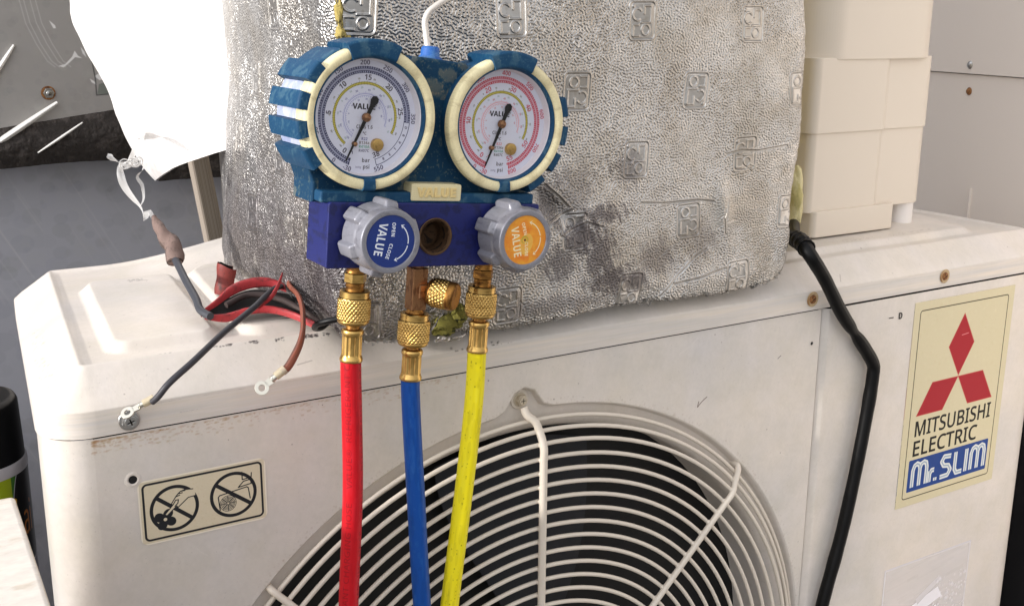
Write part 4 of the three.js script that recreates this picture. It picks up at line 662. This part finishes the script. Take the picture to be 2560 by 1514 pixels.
    const ribs = L ? [[139, 154], [163, 176], [184.5, 197.5], [206, 222]] : [[9, 24], [-14, 1], [-37, -22], [-62, -46]];
    for (const [a0, a1] of ribs) mesh('grip_rib', S(uvp(lugG(a0, a1, 30.2, L ? 37.2 : 38.4, -36, L ? 2.4 : 0.2))), M.boot, boot);
    if (L) for (const [a0, a1] of [[154, 163], [176, 184.5], [197.5, 206]]) { mesh('sun_tint_pad', S(uvp(lugG(a0 + 0.3, a1 - 0.3, 31, 33.6, -34, -9))), sunTintPad, boot); mesh('trim_tab', S(lugG(a0 + 0.3, a1 - 0.3, 31, 34.1, -8.6, 0.6)), M.cream, boot); }  // gap pads are added to carry the painted sunlight
    if (L) mesh('shoulder', S(uvp(lugG(116, 138, 31.5, 34.2, -34, -4))), M.boot, boot);
  }
  // --- gauges
  const mk = (gx, gy, tex, name, ndl, knob, pin, lab) => {
    const g = group(name, man); g.position.set(gx / 1000, gy / 1000, 0); g.userData.label = lab;
    mesh('dial_face', S(new THREE.CircleGeometry(27, 72).translate(0, 0, -6)), std({ map: tex, roughness: 0.6 }), g);
    mesh('inner_wall', S(lathe([[26.4, -6], [26.7, -2.6], [27.25, -1.6]], 72).rotateX(Math.PI / 2)), std({ color: 0xdcd8dc, roughness: 0.45, side: THREE.DoubleSide }), g);
    mesh('lens', S(new THREE.CircleGeometry(27.2, 72).translate(0, 0, -1.9)), M.glass, g);
    const n = ext(poly([[-0.22, 22.6], [0.22, 22.6], [0.75, 3], [0.95, -6.2], [1.9, -8.4], [1.55, -10.2], [0, -11], [-1.55, -10.2], [-1.9, -8.4], [-0.95, -6.2], [-0.75, 3]]), 0.35, 0.1).translate(0, 0, -4.4).rotateZ(ndl);
    mesh('needle', S(n), M.blackPlastic, g);
    mesh('pivot', S(lathe([[0, 2.4], [0.5, 2.35], [0.6, 2.0], [1.7, 1.9], [2.1, 1.4], [2.15, 0]], 32).rotateX(Math.PI / 2).translate(0, 0, -5)), M.copper, g);
    mesh('zero_adjuster', S(lathe([[0, 2.2], [2.7, 2.2], [3.0, 1.9], [3.0, 0]], 40).rotateX(Math.PI / 2).translate(knob[0], knob[1], -6)), M.brass, g);
    mesh('stop_pin', S(lathe([[0, 2.6], [0.9, 2.4], [1.15, 1.8], [1.15, 0]], 20).rotateX(Math.PI / 2).translate(pin[0], pin[1], -6)), M.copper, g);
  };
  mk(GL[0], GL[1], dial('#23264f', '#4a4660', [['-30', 0.0], ['0', 0.055], ['50', 0.17], ['100', 0.29], ['150', 0.39], ['200', 0.49], ['250', 0.575], ['300', 0.665], ['350', 0.775], ['550', 0.995]], [['0', 0.04], ['5', 0.235], ['10', 0.375], ['15', 0.505], ['20', 0.62], ['25', 0.745], ['38', 0.99]], true), 'low_pressure_gauge', Math.PI / 180 * (180 - 24.5), [6.6, -12.6], [-5, -12.6], 'low side gauge with blue scale');
  mk(GR[0], GR[1], dial('#c2273a', '#c24a58', [['-30', 0.0], ['0', 0.04], ['100', 0.15], ['200', 0.28], ['300', 0.4], ['400', 0.51], ['500', 0.62], ['600', 0.735], ['700', 0.86], ['800', 0.99]], [['0', 0.04], ['10', 0.23], ['20', 0.415], ['30', 0.56], ['40', 0.69], ['50', 0.875], ['55', 0.985]], false), 'high_pressure_gauge', Math.PI / 180 * (180 - 20.5), [6.8, -12.4], [-4.6, -12.2], 'high side gauge with red scale');
  // --- badge
  const bd = group('maker_badge', man); bd.position.set(-0.0017, 0.0206, -0.0098);
  mesh('plate', S(ext(rrect(-13.4, -3.8, 26.8, 7.6, 0.7), 8.2, 0.4)), M.cream, bd);
  const tg = new TextGeometry('VALUE', { font, size: 4.6, depth: 0.5, curveSegments: 4, bevelEnabled: true, bevelSize: 0.12, bevelThickness: 0.12, bevelSegments: 1 }); tg.computeBoundingBox(); const bb = tg.boundingBox; tg.translate(-(bb.min.x + bb.max.x) / 2, -(bb.min.y + bb.max.y) / 2, 0); tg.scale(21.5 / (bb.max.x - bb.min.x), 4.7 / (bb.max.y - bb.min.y), 1); tg.translate(0, 0, 8.68);
  mesh('lettering', S(tg), std({ color: 0xe8cf90, roughness: 0.5 }), bd);
  // --- hook
  const hk = group('hanging_hook', man);
  mesh('collar', S(lathe([[0, 90.5], [3.6, 90.5], [4.6, 89.4], [4.8, 86], [6.4, 84.6], [6.4, 81]], 32).translate(0.5, 0, -22)), std({ map: worn(0x1f5fae, 0x9fb6c8, 0.4, 5, 128), roughness: 0.5 }), hk);
  mesh('wire', tube([[-0.0002, 0.086, -0.022], [-0.0014, 0.096, -0.024], [-0.002, 0.102, -0.025], [-0.0005, 0.1065, -0.025], [0.004, 0.1105, -0.025], [0.011, 0.115, -0.026], [0.02, 0.121, -0.03], [0.03, 0.133, -0.04], [0.033, 0.15, -0.05]], 0.0016, 60, 12), std({ color: 0xe4dcd2, roughness: 0.35, metalness: 0.35 }), hk);
  // --- knobs
  const face = (bg1, bg2, ink, faded) => canvasTex(512, 512, (x, w) => {
    x.fillStyle = bg1; x.fillRect(0, 0, w, w);
    if (faded) { for (let k = 0; k < 500; k++) { x.fillStyle = `rgba(${rnd() < 0.5 ? '250,190,60' : '225,90,20'},${rr(0.03, 0.14)})`; x.beginPath(); const a = rr(0, 7), r = rr(0, 250) ; x.arc(256 + r * Math.cos(a), 256 + r * Math.sin(a), rr(6, 50), 0, 7); x.fill(); } x.fillStyle = 'rgba(235,215,110,.5)'; x.beginPath(); x.ellipse(300, 250, 110, 80, 0.5, 0, 7); x.fill(); } else for (let k = 0; k < 200; k++) { x.fillStyle = `rgba(${rnd() < 0.5 ? '70,110,190' : '8,20,80'},${rr(0.04, 0.2)})`; x.beginPath(); x.arc(rr(0, w), rr(0, w), rr(1, 10), 0, 7); x.fill(); }
    x.fillStyle = ink; x.strokeStyle = ink; x.textAlign = 'center'; x.textBaseline = 'middle';
    x.save(); x.translate(256, 360); x.scale(1, 1.2); x.font = 'bold 104px sans-serif'; x.fillText('VALUE', 0, 0); x.restore();
    x.font = 'bold 52px sans-serif'; x.save(); x.translate(140, 250); x.rotate(-0.12); x.fillText('OPEN', 0, 0); x.restore(); x.save(); x.translate(352, 250); x.rotate(0.12); x.fillText('CLOSE', 0, 0); x.restore();
    x.lineWidth = 11; x.beginPath(); x.arc(256, 256, 188, Math.PI * 1.18, Math.PI * 1.49); x.stroke(); x.beginPath(); x.arc(256, 256, 188, Math.PI * 1.52, Math.PI * 1.82); x.stroke();
    const tri = (a, s) => { x.save(); x.translate(256 + 188 * Math.cos(a), 256 + 188 * Math.sin(a)); x.rotate(a + Math.PI / 2 * s); x.beginPath(); x.moveTo(0, 0); x.lineTo(-34, -24); x.lineTo(-24, 4); x.lineTo(-34, 24); x.fill(); x.restore(); }; tri(Math.PI * 1.13, -1); tri(Math.PI * 1.87, 1);
    if (faded) { x.fillStyle = '#5a4a10'; x.beginPath(); x.arc(256, 256, 13, 0, 7); x.fill(); for (let k = 0; k < 14; k++) { x.strokeStyle = 'rgba(170,160,40,.5)'; x.lineWidth = 4; x.beginPath(); x.arc(256, 256, rr(18, 46), rr(0, 6), rr(0, 6) + 1); x.stroke(); } }
  });
  const knob = (ux, name, tex, rot, lab) => {
    const g = group(name, man); g.position.set(ux / 1000, 0.0008, 0); g.userData.label = lab; g.rotation.z = rot;
    mesh('stem', S(lathe([[6, -1], [6, 4]], 24).rotateX(Math.PI / 2)), M.brassDark, g);
    const N = 168, rad = (a, k) => { const s = Math.cos(6 * a); return 15.9 + k * 2.5 * sstep(0.28, 0.5, s); };
    const pr = [[0.0, 2.2, 0], [0.86, 2.2, 0.7], [0.97, 2.8, 1], [1.0, 4, 1], [1.0, 15.4, 1], [0.985, 16.6, 0.85], [0.965, 17.4, 0.25], [0.962, 18.2, 0], [0.955, 22.2, 0], [0.94, 23.2, 0], [0.915, 23.5, 0], [0.79, 23.5, 0], [0.775, 23.2, 0], [0.77, 22.6, 0]];
    const body = ringGrid(N, pr.length - 1, (uu, vv, i, j) => { const a = uu * 2 * Math.PI, r = rad(a, pr[j][2]) * pr[j][0]; return [r * Math.cos(a), r * Math.sin(a), pr[j][1], uu * 3, vv]; });
    mesh('grip', S(body), M.knob, g);
    const m = mesh('cap_disc', S(new THREE.CircleGeometry(12.4, 60).translate(0, 0, 22.75)), phys({ map: tex, roughness: 0.35, clearcoat: 0.4, clearcoatRoughness: 0.2 }), g); return g;
  };
  knob(-37, 'low_side_knob', face('#0c2f7c', '#0c2a70', '#e9eef6', false), -Math.PI / 180 * 99, 'grey knob with dark blue cap');
  knob(36.6, 'high_side_knob', face('#ec9a2c', '#e07818', '#f6e6bc', true), -Math.PI / 180 * 78, 'grey knob with faded orange cap');
}
// --- brass fittings (local mm, axis down -v)
function knurl(R, y0, y1, n, rows) {                       // diamond knurl: y up
  const NU = n * 6, NV = rows * 6;
  return ringGrid(NU, NV, (u, v) => { const a = u * 2 * Math.PI, p = u * n, q = v * rows; const t1 = Math.abs(((p + q * 0.5) % 1 + 1) % 1 - 0.5) * 2, t2 = Math.abs(((p - q * 0.5) % 1 + 1) % 1 - 0.5) * 2; const e = Math.min(1, Math.min(v, 1 - v) * 14); const r = R - 0.62 + 0.8 * Math.min(t1, t2) * e; return [r * Math.cos(a), y0 + (y1 - y0) * v, r * Math.sin(a)]; }, true);
}
function nut(parent, x, yTop, z, H = 17) {
  const g = group('knurled_nut', parent); g.position.set(x / 1000, yTop / 1000, z / 1000);
  mesh('collar', S(latheHard([[5.0, -0.4], [6.9, 0], [7.4, -0.5], [7.4, -3.4], [7.1, -3.9]], 48)), M.brass, g);
  mesh('knurled_grip', S(knurl(8.25, -H + 1.8, -3.8, 26, 9)), M.brass, g);
  mesh('lower_lip', S(lathe([[7.7, -H + 2.0], [8.0, -H + 1.6], [7.4, -H + 0.4], [6.4, -H - 0.1], [3.6, -H]], 48)), M.brass, g);
  return g;
}
function ferrule(parent, x, yTop, z, H) {
  const g = group('crimp_ferrule', parent); g.position.set(x / 1000, yTop / 1000, z / 1000);
  mesh('neck', S(lathe([[3.4, 3], [3.4, 0.2], [3.9, -0.4]], 32)), M.brassDark, g);
  const pr = [[3.4, 0.4], [4.9, 0.3], [5.5, -0.4], [5.6, -1.8], [5.1, -2.8], [5.0, -3.6], [5.0, -H + 3.8], [5.2, -H + 3], [5.75, -H + 1.6], [5.8, -H + 0.6], [5.5, -H], [5.0, -H]];
  mesh('sleeve', S(ringGrid(96, pr.length - 1, (u, v, i, j) => { const a = u * 2 * Math.PI, k = j >= 5 && j <= 6 ? 1 : 0, r = pr[j][0] - k * 0.55 * Math.pow(Math.abs(Math.cos(a * 4)), 7); return [r * Math.cos(a), pr[j][1], r * Math.sin(a)]; }, true)), M.brass, g);
}
const hexNut = (R, h, y) => merge([new THREE.CylinderGeometry(R, R, h - 1, 6).toNonIndexed(), new THREE.CylinderGeometry(R * 0.86, R, 0.5, 6).translate(0, h / 2 - 0.25, 0).toNonIndexed(), new THREE.CylinderGeometry(R, R * 0.86, 0.5, 6).translate(0, -h / 2 + 0.25, 0).toNonIndexed()].map(g => { g.computeVertexNormals(); return g; })).translate(0, y, 0);
for (const x of [-37.6, 35]) {
  const g = group('hose_port', man); g.position.set(x / 1000, 0, -0.012);
  mesh('thread', S(lathe([[4.9, -15], [4.9, -16.5], [4.5, -17], [4.9, -17.5], [4.5, -18], [4.9, -18.6], [4.5, -19.2], [4.9, -19.8], [4.9, -20.4]], 36)), M.brassDark, g);
  mesh('hexagon', S(hexNut(5.5, 5.2, -23).rotateY(0.35)), x < 0 ? M.brass : M.brassDark, g);
  mesh('spigot', S(lathe([[4.9, -25.4], [4.6, -26], [4.8, -27], [4.4, -27.6], [4.6, -28.6], [4.6, -31]], 36)), M.brassDark, g);
}
{ // centre tee with a capped side port
  const g = group('service_tee', man); g.position.set(-0.0037, 0, -0.012);
  mesh('stem', S(lathe([[3.2, -15], [3.2, -21]], 24)), M.copper, g);
  mesh('body', S(merge([new RoundedBoxGeometry(8.4, 22, 8.4, 3, 0.7).translate(0, -29.5, 0), new RoundedBoxGeometry(8.4, 7.4, 7.4, 3, 0.7).translate(3.4, -30.5, 1.2)])), M.copper, g);
  mesh('spigot', S(lathe([[4.3, -40], [4.3, -41], [4.9, -41.4], [4.9, -42.4], [4.4, -42.8], [4.4, -46]], 32)), M.brassDark, g);
  const c = group('side_port_cap', g); c.position.set(0.0058, -0.0305, 0.0035); c.quaternion.setFromUnitVectors(V(0, 1, 0), V(0.66, -0.08, 0.75).normalize());
  mesh('knurled_skirt', S(knurl(7.5, 1.5, 11, 24, 6)), M.brass, c);
  mesh('shoulder', S(lathe([[4, 0], [6.6, 0.2], [7.2, 1.4], [7.3, 1.8]], 40)), M.brassDark, c);
  mesh('end_face', S(lathe([[7.3, 10.6], [7.4, 11.4], [7.2, 13.6], [6.4, 14.6], [5.4, 14.5], [0, 14.2]], 40)), M.brassDark, c);
}
// ------------------------------------------------------------------ charging hoses
const manM = new THREE.Matrix4().makeRotationZ(-5 * Math.PI / 180).setPosition(0.161, 0.091, 0.05);
const toW = (u, v, w) => { const p = V(u / 1000, v / 1000, w / 1000).applyMatrix4(manM); return [p.x, p.y, p.z]; };
function hose(name, label, x, yNut, yFer, Hf, pts, mat, r) {
  const h = thing(name, label, 'hose', [0.161, 0.091, 0.05], 'charging hoses under the manifold'); 
  const fit = group('end_fitting', h); fit.rotation.z = -5 * Math.PI / 180;
  nutFerr(fit, x, yNut, yFer, Hf);
  const w = [toW(x, yFer - Hf + 1.2, -12), toW(x, yFer - Hf - 1, -12), ...pts].map(p => [p[0] - 0.161, p[1] - 0.091, p[2] - 0.05]);
  mesh('tube', tube(w, r, 220, 22, {}), mat, h);
}
function nutFerr(fit, x, yNut, yFer, Hf) {                 // all named meshes sit under the fitting
  const n = nut(fit, x, yNut, -12); ferrule(fit, x, yFer, -12, Hf);
  for (const c of [...fit.children]) { for (const m of [...c.children]) { m.position.add(c.position); fit.add(m); } fit.remove(c); }
}
const hoseTex = (base, dots, text, ink) => canvasTex(2048, 128, (x, w, h) => {
  x.fillStyle = base; x.fillRect(0, 0, w, h);
  for (let k = 0; k < 1500; k++) { x.fillStyle = rnd() < 0.5 ? 'rgba(255,255,255,.035)' : 'rgba(0,0,0,.045)'; x.beginPath(); x.ellipse(rr(0, w), rr(0, h), rr(2, 24), rr(1, 5), 0, 0, 7); x.fill(); }
  if (dots) for (let k = 0; k < 900; k++) { x.fillStyle = dots; const row = Math.floor(rr(0, 12)); x.beginPath(); x.arc(rr(0, w), row * 10.6 + rr(-1.5, 1.5), rr(0.7, 1.7), 0, 7); x.fill(); }
  if (text) for (const yy of [-18, 14, 46, 78]) { x.fillStyle = ink; x.font = '17px sans-serif'; x.textBaseline = 'middle'; x.save(); x.translate(w, 34 + yy); x.rotate(Math.PI); x.scale(1.15, 1); x.fillText(text + '     ' + text, 10 + yy * 3, 0); x.restore(); }
});
const rub = (t) => { const b = pixTex(256, 64, (u, v) => fbm(u * 60, v * 12, 3), false); return phys({ map: t, roughness: 0.45, specularIntensity: 0.55, bumpMap: b, bumpScale: 0.00012 }); };
hose('charging_hose', 'red charging hose hanging from the left port of the manifold', -37.6, -29.2, -49, 16.4, [[0.1175, 0.0, 0.038], [0.1168, -0.0396, 0.038], [0.1125, -0.1042, 0.038], [0.108, -0.18, 0.04], [0.104, -0.34, 0.05], [0.102, -0.58, 0.06]], rub(hoseTex('#c4101e', null, 'VALUE®  REFRIGERANT CHARGING HOSE     VALUE®  REFRIGERANT CHARGING HOSE     VALUE®  REFRIGERANT CHARGING', 'rgba(90,8,16,.5)')), 0.0052);
hose('charging_hose', 'blue charging hose hanging from the centre tee of the manifold', -3.7, -42.2, -61.5, 16, [[0.1508, -0.004, 0.038], [0.1526, -0.0477, 0.038], [0.1556, -0.1167, 0.038], [0.16, -0.2, 0.04], [0.168, -0.36, 0.05], [0.172, -0.58, 0.06]], rub(hoseTex('#0d4a9c', null, null)), 0.0049);
hose('charging_hose', 'yellow charging hose hanging from the right port of the manifold', 35, -29.2, -48.6, 16.6, [[0.1885, -0.002, 0.038], [0.182, -0.0543, 0.038], [0.1714, -0.1213, 0.04], [0.158, -0.2, 0.046], [0.14, -0.34, 0.06], [0.132, -0.58, 0.07]], rub(hoseTex('#f2e11c', 'rgba(110,100,0,.45)', null)), 0.0051);
// ------------------------------------------------------------------ loose wires on the lid
function ringTerminal(parent, p, dir, up, mat) {           // flat ring and crimp barrel; p = ring centre, dir = towards the wire
  const g = group('ring_terminal', parent); const z = V(...up).normalize(), y = V(...dir).normalize(), x = new THREE.Vector3().crossVectors(y, z); const m = new THREE.Matrix4().makeBasis(x, y, z); g.setRotationFromMatrix(m); g.position.set(...p);
  const s = new THREE.Shape(); s.absarc(0, 0, 3.4, 0, Math.PI * 2); const h = new THREE.Path(); h.absarc(0, 0, 1.75, 0, Math.PI * 2, true); s.holes.push(h);
  mesh('ring', S(merge([ext(s, 0.7, 0.12, 2, 28), ext(poly([[-1.5, 2.8], [1.5, 2.8], [1.8, 6.2], [-1.8, 6.2]]), 0.7, 0.12)])), mat, g);
  mesh('barrel', S(merge([new THREE.CylinderGeometry(1.7, 1.5, 6.5, 18).translate(0, 9, 0.9), new THREE.TorusGeometry(1.65, 0.3, 6, 18).rotateX(Math.PI / 2).translate(0, 6.6, 0.9)])), mat, g);
  mesh('clear_sleeve', S(new THREE.CylinderGeometry(2.25, 2.15, 6, 18, 1, true).translate(0, 11.5, 0.9)), phys({ color: 0xe8dcc0, roughness: 0.3, transmission: 0.5, thickness: 0 }), g);
}
{
  const w = thing('earth_wire', 'thin black wire with ring terminal screwed to the lid corner', 'wire');
  mesh('insulation', tube([[0.0265, 0.0158, 0.011], [0.0285, 0.0185, 0.0135], [0.0333, 0.025, 0.016], [0.0469, 0.032, 0.01], [0.0694, 0.039, -0.01], [0.0936, 0.0455, -0.03], [0.1, 0.0475, -0.036], [0.113, 0.047, -0.055], [0.128, 0.042, -0.08]], 0.00165, 90, 10), std({ color: 0x35343a, roughness: 0.5 }), w);
  ringTerminal(w, [0.0158, 0.0106, 0.0062], [0.95, 0.42, 0.35], [-0.3, 0.85, 0.35], M.tin);
}
{
  const w = thing('brown_wire', 'reddish brown wire ending in a loose ring terminal over the lid', 'wire');
  mesh('insulation', tube([[0.135, 0.046, -0.08], [0.1235, 0.0475, -0.06], [0.1195, 0.0462, -0.035], [0.1101, 0.0433, -0.005], [0.1009, 0.0366, 0.015], [0.0951, 0.0304, 0.02], [0.0906, 0.0258, 0.022], [0.0878, 0.0238, 0.022]], t => 0.00145 + 0.0006 * sstep(0.75, 0.95, t), 80, 10), std({ map: worn(0x8a4a36, 0x4e3d38, 0.9, 5, 128), roughness: 0.55 }), w);
  ringTerminal(w, [0.0772, 0.0172, 0.0216], [0.78, 0.52, 0.03], [-0.3, 0.4, 0.86], M.tin);
}
{
  const w = thing('split_red_sheath', 'split red rubber sheath with black lining lying against the foil duct', 'sheath');
  const red = phys({ map: worn(0xb03034, 0x4a1c1c, 0.7, 4, 256), roughness: 0.5, side: THREE.DoubleSide }), dark = std({ map: worn(0x3b2f2d, 0x6a5a50, 0.5, 5, 256), roughness: 0.75, side: THREE.DoubleSide });
  const strip = (a, b, curl) => { const A = new THREE.CatmullRomCurve3(V3(a)), B = new THREE.CatmullRomCurve3(V3(b)); const f = o => grid(60, 8, (u, v) => { const p = A.getPoint(u), q = B.getPoint(u); p.lerp(q, v); const c = curl * Math.sin(v * Math.PI); return [p.x - c * 0.4, p.y + c + o, p.z + c * 0.5 + o, u * 2, v * 0.4]; }); return merge([f(0), f(-0.0009)]); };
  mesh('upper_lip', strip([[0.0715, 0.0385, -0.058], [0.083, 0.0435, -0.064], [0.093, 0.0475, -0.072], [0.106, 0.0492, -0.078], [0.118, 0.0482, -0.078], [0.128, 0.044, -0.07]], [[0.0715, 0.0365, -0.056], [0.083, 0.0405, -0.061], [0.0935, 0.0435, -0.068], [0.106, 0.045, -0.073], [0.118, 0.0442, -0.073], [0.128, 0.04, -0.066]], 0.0012), red, w);
  mesh('lower_lip', strip([[0.0715, 0.0385, -0.05], [0.083, 0.0385, -0.048], [0.0945, 0.0405, -0.047], [0.106, 0.0405, -0.045], [0.115, 0.0385, -0.038], [0.124, 0.034, -0.025]], [[0.0715, 0.037, -0.049], [0.083, 0.0345, -0.047], [0.0945, 0.0375, -0.045], [0.106, 0.0375, -0.042], [0.115, 0.0352, -0.034], [0.1235, 0.031, -0.021]], 0.0014), red, w);
  mesh('lining', strip([[0.075, 0.038, -0.057], [0.09, 0.0425, -0.065], [0.106, 0.044, -0.071], [0.126, 0.04, -0.066]], [[0.075, 0.0365, -0.051], [0.09, 0.0365, -0.05], [0.106, 0.038, -0.048], [0.125, 0.033, -0.03]], -0.003), std({ color: 0x171312, roughness: 0.8, side: THREE.DoubleSide }), w);
  mesh('bare_core', tube([[0.086, 0.0405, -0.058], [0.1, 0.0435, -0.062], [0.113, 0.042, -0.056], [0.122, 0.0375, -0.04], [0.1265, 0.033, -0.024]], 0.0018, 40, 10), dark, w);
  const half = (R, o) => grid(24, 10, (u, v) => { const a = (70 + 235 * u) * Math.PI / 180, y = 0.0335 + 0.0185 * v - 0.004 * v * sstep(0.2, 1, Math.abs(u - 0.5) * 2), rr0 = R * (1 + 0.05 * Math.sin(v * 9)); return [0.1035 + rr0 * Math.cos(a) + 0.003 * v, y, -0.114 + rr0 * Math.sin(a) * 0.9 + o, u, v * 0.4]; });
  mesh('tube_stub', half(0.0068, 0), std({ map: worn(0x7e2f29, 0x38211d, 0.8, 5, 128), roughness: 0.6, side: THREE.DoubleSide }), w); mesh('tube_bore', half(0.0056, 0), std({ color: 0x120d0c, roughness: 0.9, side: THREE.DoubleSide }), w);
  mesh('loose_strand', strip([[0.0935, 0.044, -0.033], [0.1035, 0.0475, -0.038], [0.112, 0.0515, -0.048], [0.1195, 0.0545, -0.06]], [[0.0965, 0.0432, -0.033], [0.106, 0.0467, -0.038], [0.114, 0.0509, -0.048], [0.1203, 0.0543, -0.06]], 0.0004), red, w);
}
{
  const w = thing('taped_cord', 'dark grey cord with a taped brown joint rising above the lid', 'cord');
  mesh('cord', tube([[0.0735, 0.0385, -0.046], [0.0712, 0.0398, -0.055], [0.0731, 0.0428, -0.07], [0.0764, 0.0465, -0.1], [0.0798, 0.0512, -0.13], [0.0805, 0.0535, -0.14]], 0.0022, 60, 12), std({ color: 0x3b3d44, roughness: 0.5 }), w);
  mesh('tape_joint', tube([[0.0802, 0.0505, -0.136], [0.0815, 0.0545, -0.14], [0.0822, 0.0585, -0.146], [0.0797, 0.0632, -0.153], [0.0782, 0.068, -0.16], [0.0775, 0.0735, -0.168]], t => 0.0012 + 0.0048 * Math.sin(Math.PI * clamp(0.22 + t * 0.74, 0, 1)) * (1 - 0.55 * t) + 0.0006 * fbm(t * 9, 3, 2), 40, 14, { mod: (t, a) => 1 + 0.12 * Math.sin(a * 12.6 + t * 16) }), std({ map: worn(0x7c675f, 0x3a302c, 0.9, 5, 128), roughness: 0.75 }), w);
}
{
  const w = thing('plastic_string', 'twisted white plastic string tied between flap and taped cord', 'string');
  const sm = phys({ color: 0xf4f3f1, roughness: 0.35, transmission: 0.35, thickness: 0, side: THREE.DoubleSide });
  const rib = (pts, wd, tw, sd) => { const c = new THREE.CatmullRomCurve3(V3(pts), false, 'centripetal'); return grid(90, 4, (u, v) => { const p = c.getPointAt(u), t = c.getTangentAt(u), a = u * tw + sd, n = V(-t.y, t.x, 0).normalize(), b = V(0, 0, 1), q = (v - 0.5) * wd * (0.5 + 0.9 * fbm(u * 7, sd, 3)); const r = 0.0008 * (fbm(u * 20, v * 3 + sd, 2) - 0.5); return [p.x + (n.x * Math.cos(a) + b.x * Math.sin(a)) * q + r, p.y + (n.y * Math.cos(a)) * q + r, p.z + Math.sin(a) * q + r]; }); };
  const Z = -0.172;
  mesh('main_strand', rib([[0.0775, 0.0725, -0.168], [0.0752, 0.077, Z], [0.0725, 0.071, Z], [0.0715, 0.078, Z], [0.067, 0.085, Z], [0.0625, 0.0925, Z], [0.0606, 0.1, Z], [0.0635, 0.1045, Z - 0.01], [0.072, 0.1048, -0.2], [0.087, 0.1085, -0.24], [0.108, 0.1115, -0.3], [0.1165, 0.1, -0.36]], 0.0055, 14, 0.4), sm, w);
  mesh('side_strand', rib([[0.0702, 0.0795, Z], [0.0728, 0.084, Z], [0.0728, 0.0925, Z], [0.0703, 0.0985, Z], [0.0735, 0.102, Z], [0.083, 0.106, -0.22]], 0.0022, 9, 1.4), sm, w);
  mesh('frayed_end', rib([[0.075, 0.1075, -0.19], [0.068, 0.1055, Z], [0.0625, 0.106, Z], [0.058, 0.109, Z], [0.0535, 0.1125, Z]], 0.003, 11, 2.2), sm, w);
  const knots = []; for (let k = 0; k < 9; k++) { const t = new THREE.TorusGeometry(0.0022 + rr(0, 0.0008), 0.0004, 6, 18); t.rotateX(rr(-1, 1)); t.rotateY(rr(-1, 1)); t.translate(0.063 + k * 0.0016, 0.1058 + rr(-0.001, 0.001), Z - k * 0.0022); knots.push(t); }
  mesh('curled_knots', knots, sm, w);
}
{
  const w = thing('black_cord_end', 'short black cord end poking out from under the foil', 'cord');
  mesh('cord', tube([[0.135, 0.0345, -0.025], [0.1235, 0.033, -0.014], [0.1175, 0.0352, -0.008], [0.1165, 0.0395, 0.0], [0.1195, 0.0418, 0.0055], [0.1245, 0.0435, 0.010]], 0.0017, 50, 12), M.blackPlastic, w);
}
// ------------------------------------------------------------------ left foreground block, spray can; right black box
{
  const b = thing('cream_block', 'sunlit cream painted block standing before the spray can', 'block', [-0.19, -0.215, 0.085]); b.rotation.y = -0.035;
  mesh('body', new RoundedBoxGeometry(0.30, 0.195, 0.17, 3, 0.0025).translate(0, 0.0975, 0), std({ map: worn(0xe9e1d6, 0xb7a48a, 0.6, 3), roughness: 0.6 }), b);
}
{
  const c = thing('spray_can', 'spray can with black cap and green and black label', 'spray can', [-0.0455, -0.215, -0.1]);
  mesh('cap', S(lathe([[0, 212], [22, 212], [25.2, 211], [26.3, 208.5], [27.2, 178], [27.2, 177.4]], 56)), M.blackPlastic, c);
  mesh('shoulder_ring', S(lathe([[27, 178], [28.1, 177], [28.3, 174], [28.1, 171.4]], 56)), std({ color: 0xc9c6cc, roughness: 0.3, metalness: 0.4 }), c);
  const t = canvasTex(2048, 1024, (x, w, h) => {            // u around, v 0..171 mm; print repeats twice round the can
    x.fillStyle = '#5a5068'; x.fillRect(0, 0, w, h);
    for (const o of [0, 1024]) {
      x.fillStyle = '#3b6e22'; x.fillRect(o, 0, 1024, 300); x.fillStyle = '#9cae1c'; x.fillRect(o + 300, 0, 230, 300);
      x.fillStyle = '#141414'; x.beginPath(); x.ellipse(o + 700, 130, 170, 190, 0.1, 0, 7); x.fill(); x.strokeStyle = '#c8c4d0'; x.lineWidth = 5; x.stroke();
      x.fillStyle = '#d8a82a'; x.font = 'bold 190px sans-serif'; x.fillText('G', o + 440, 210); x.fillStyle = '#c07a3a'; x.font = '150px sans-serif'; x.fillText('ai', o + 600, 215);
      x.fillStyle = '#a05a78'; x.font = '70px sans-serif'; x.fillText('Fast Dry', o + 560, 410); x.fillStyle = '#17141c'; x.font = 'bold 105px sans-serif'; x.fillText('PR', o + 660, 540); x.fillText('AL', o + 690, 640);
    }
  });
  const body = lathe([[0, 0], [27, 0], [28, 1.5]], 56), wall = lathe([[28, 1.5], [28, 171.5]], 72); const p = wall.attributes.position, u = wall.attributes.uv; for (let i = 0; i < p.count; i++) u.setXY(i, u.getX(i) + 0.66, p.getY(i) / 171.5);
  mesh('body', S(merge([body, wall])), phys({ map: t, roughness: 0.35, metalness: 0.3, clearcoat: 0.3 }), c);
}
{
  const b = thing('black_box', 'matt black box with round socket beside the outdoor unit', 'box', [0.89, -0.585, -0.1]);
  mesh('body', new RoundedBoxGeometry(0.13, 0.46, 0.24, 3, 0.006).translate(0.0, 0.23, 0), std({ color: 0x121217, roughness: 0.55 }), b);
  mesh('socket', S(lathe([[6, -3], [6, 1], [8, 2.2], [10.5, 1.5], [11.5, 0]], 36).rotateX(Math.PI / 2).translate(-55, 333, 120)), std({ color: 0x1b1b20, roughness: 0.4 }), b);
}
renderer.render(scene, camera);
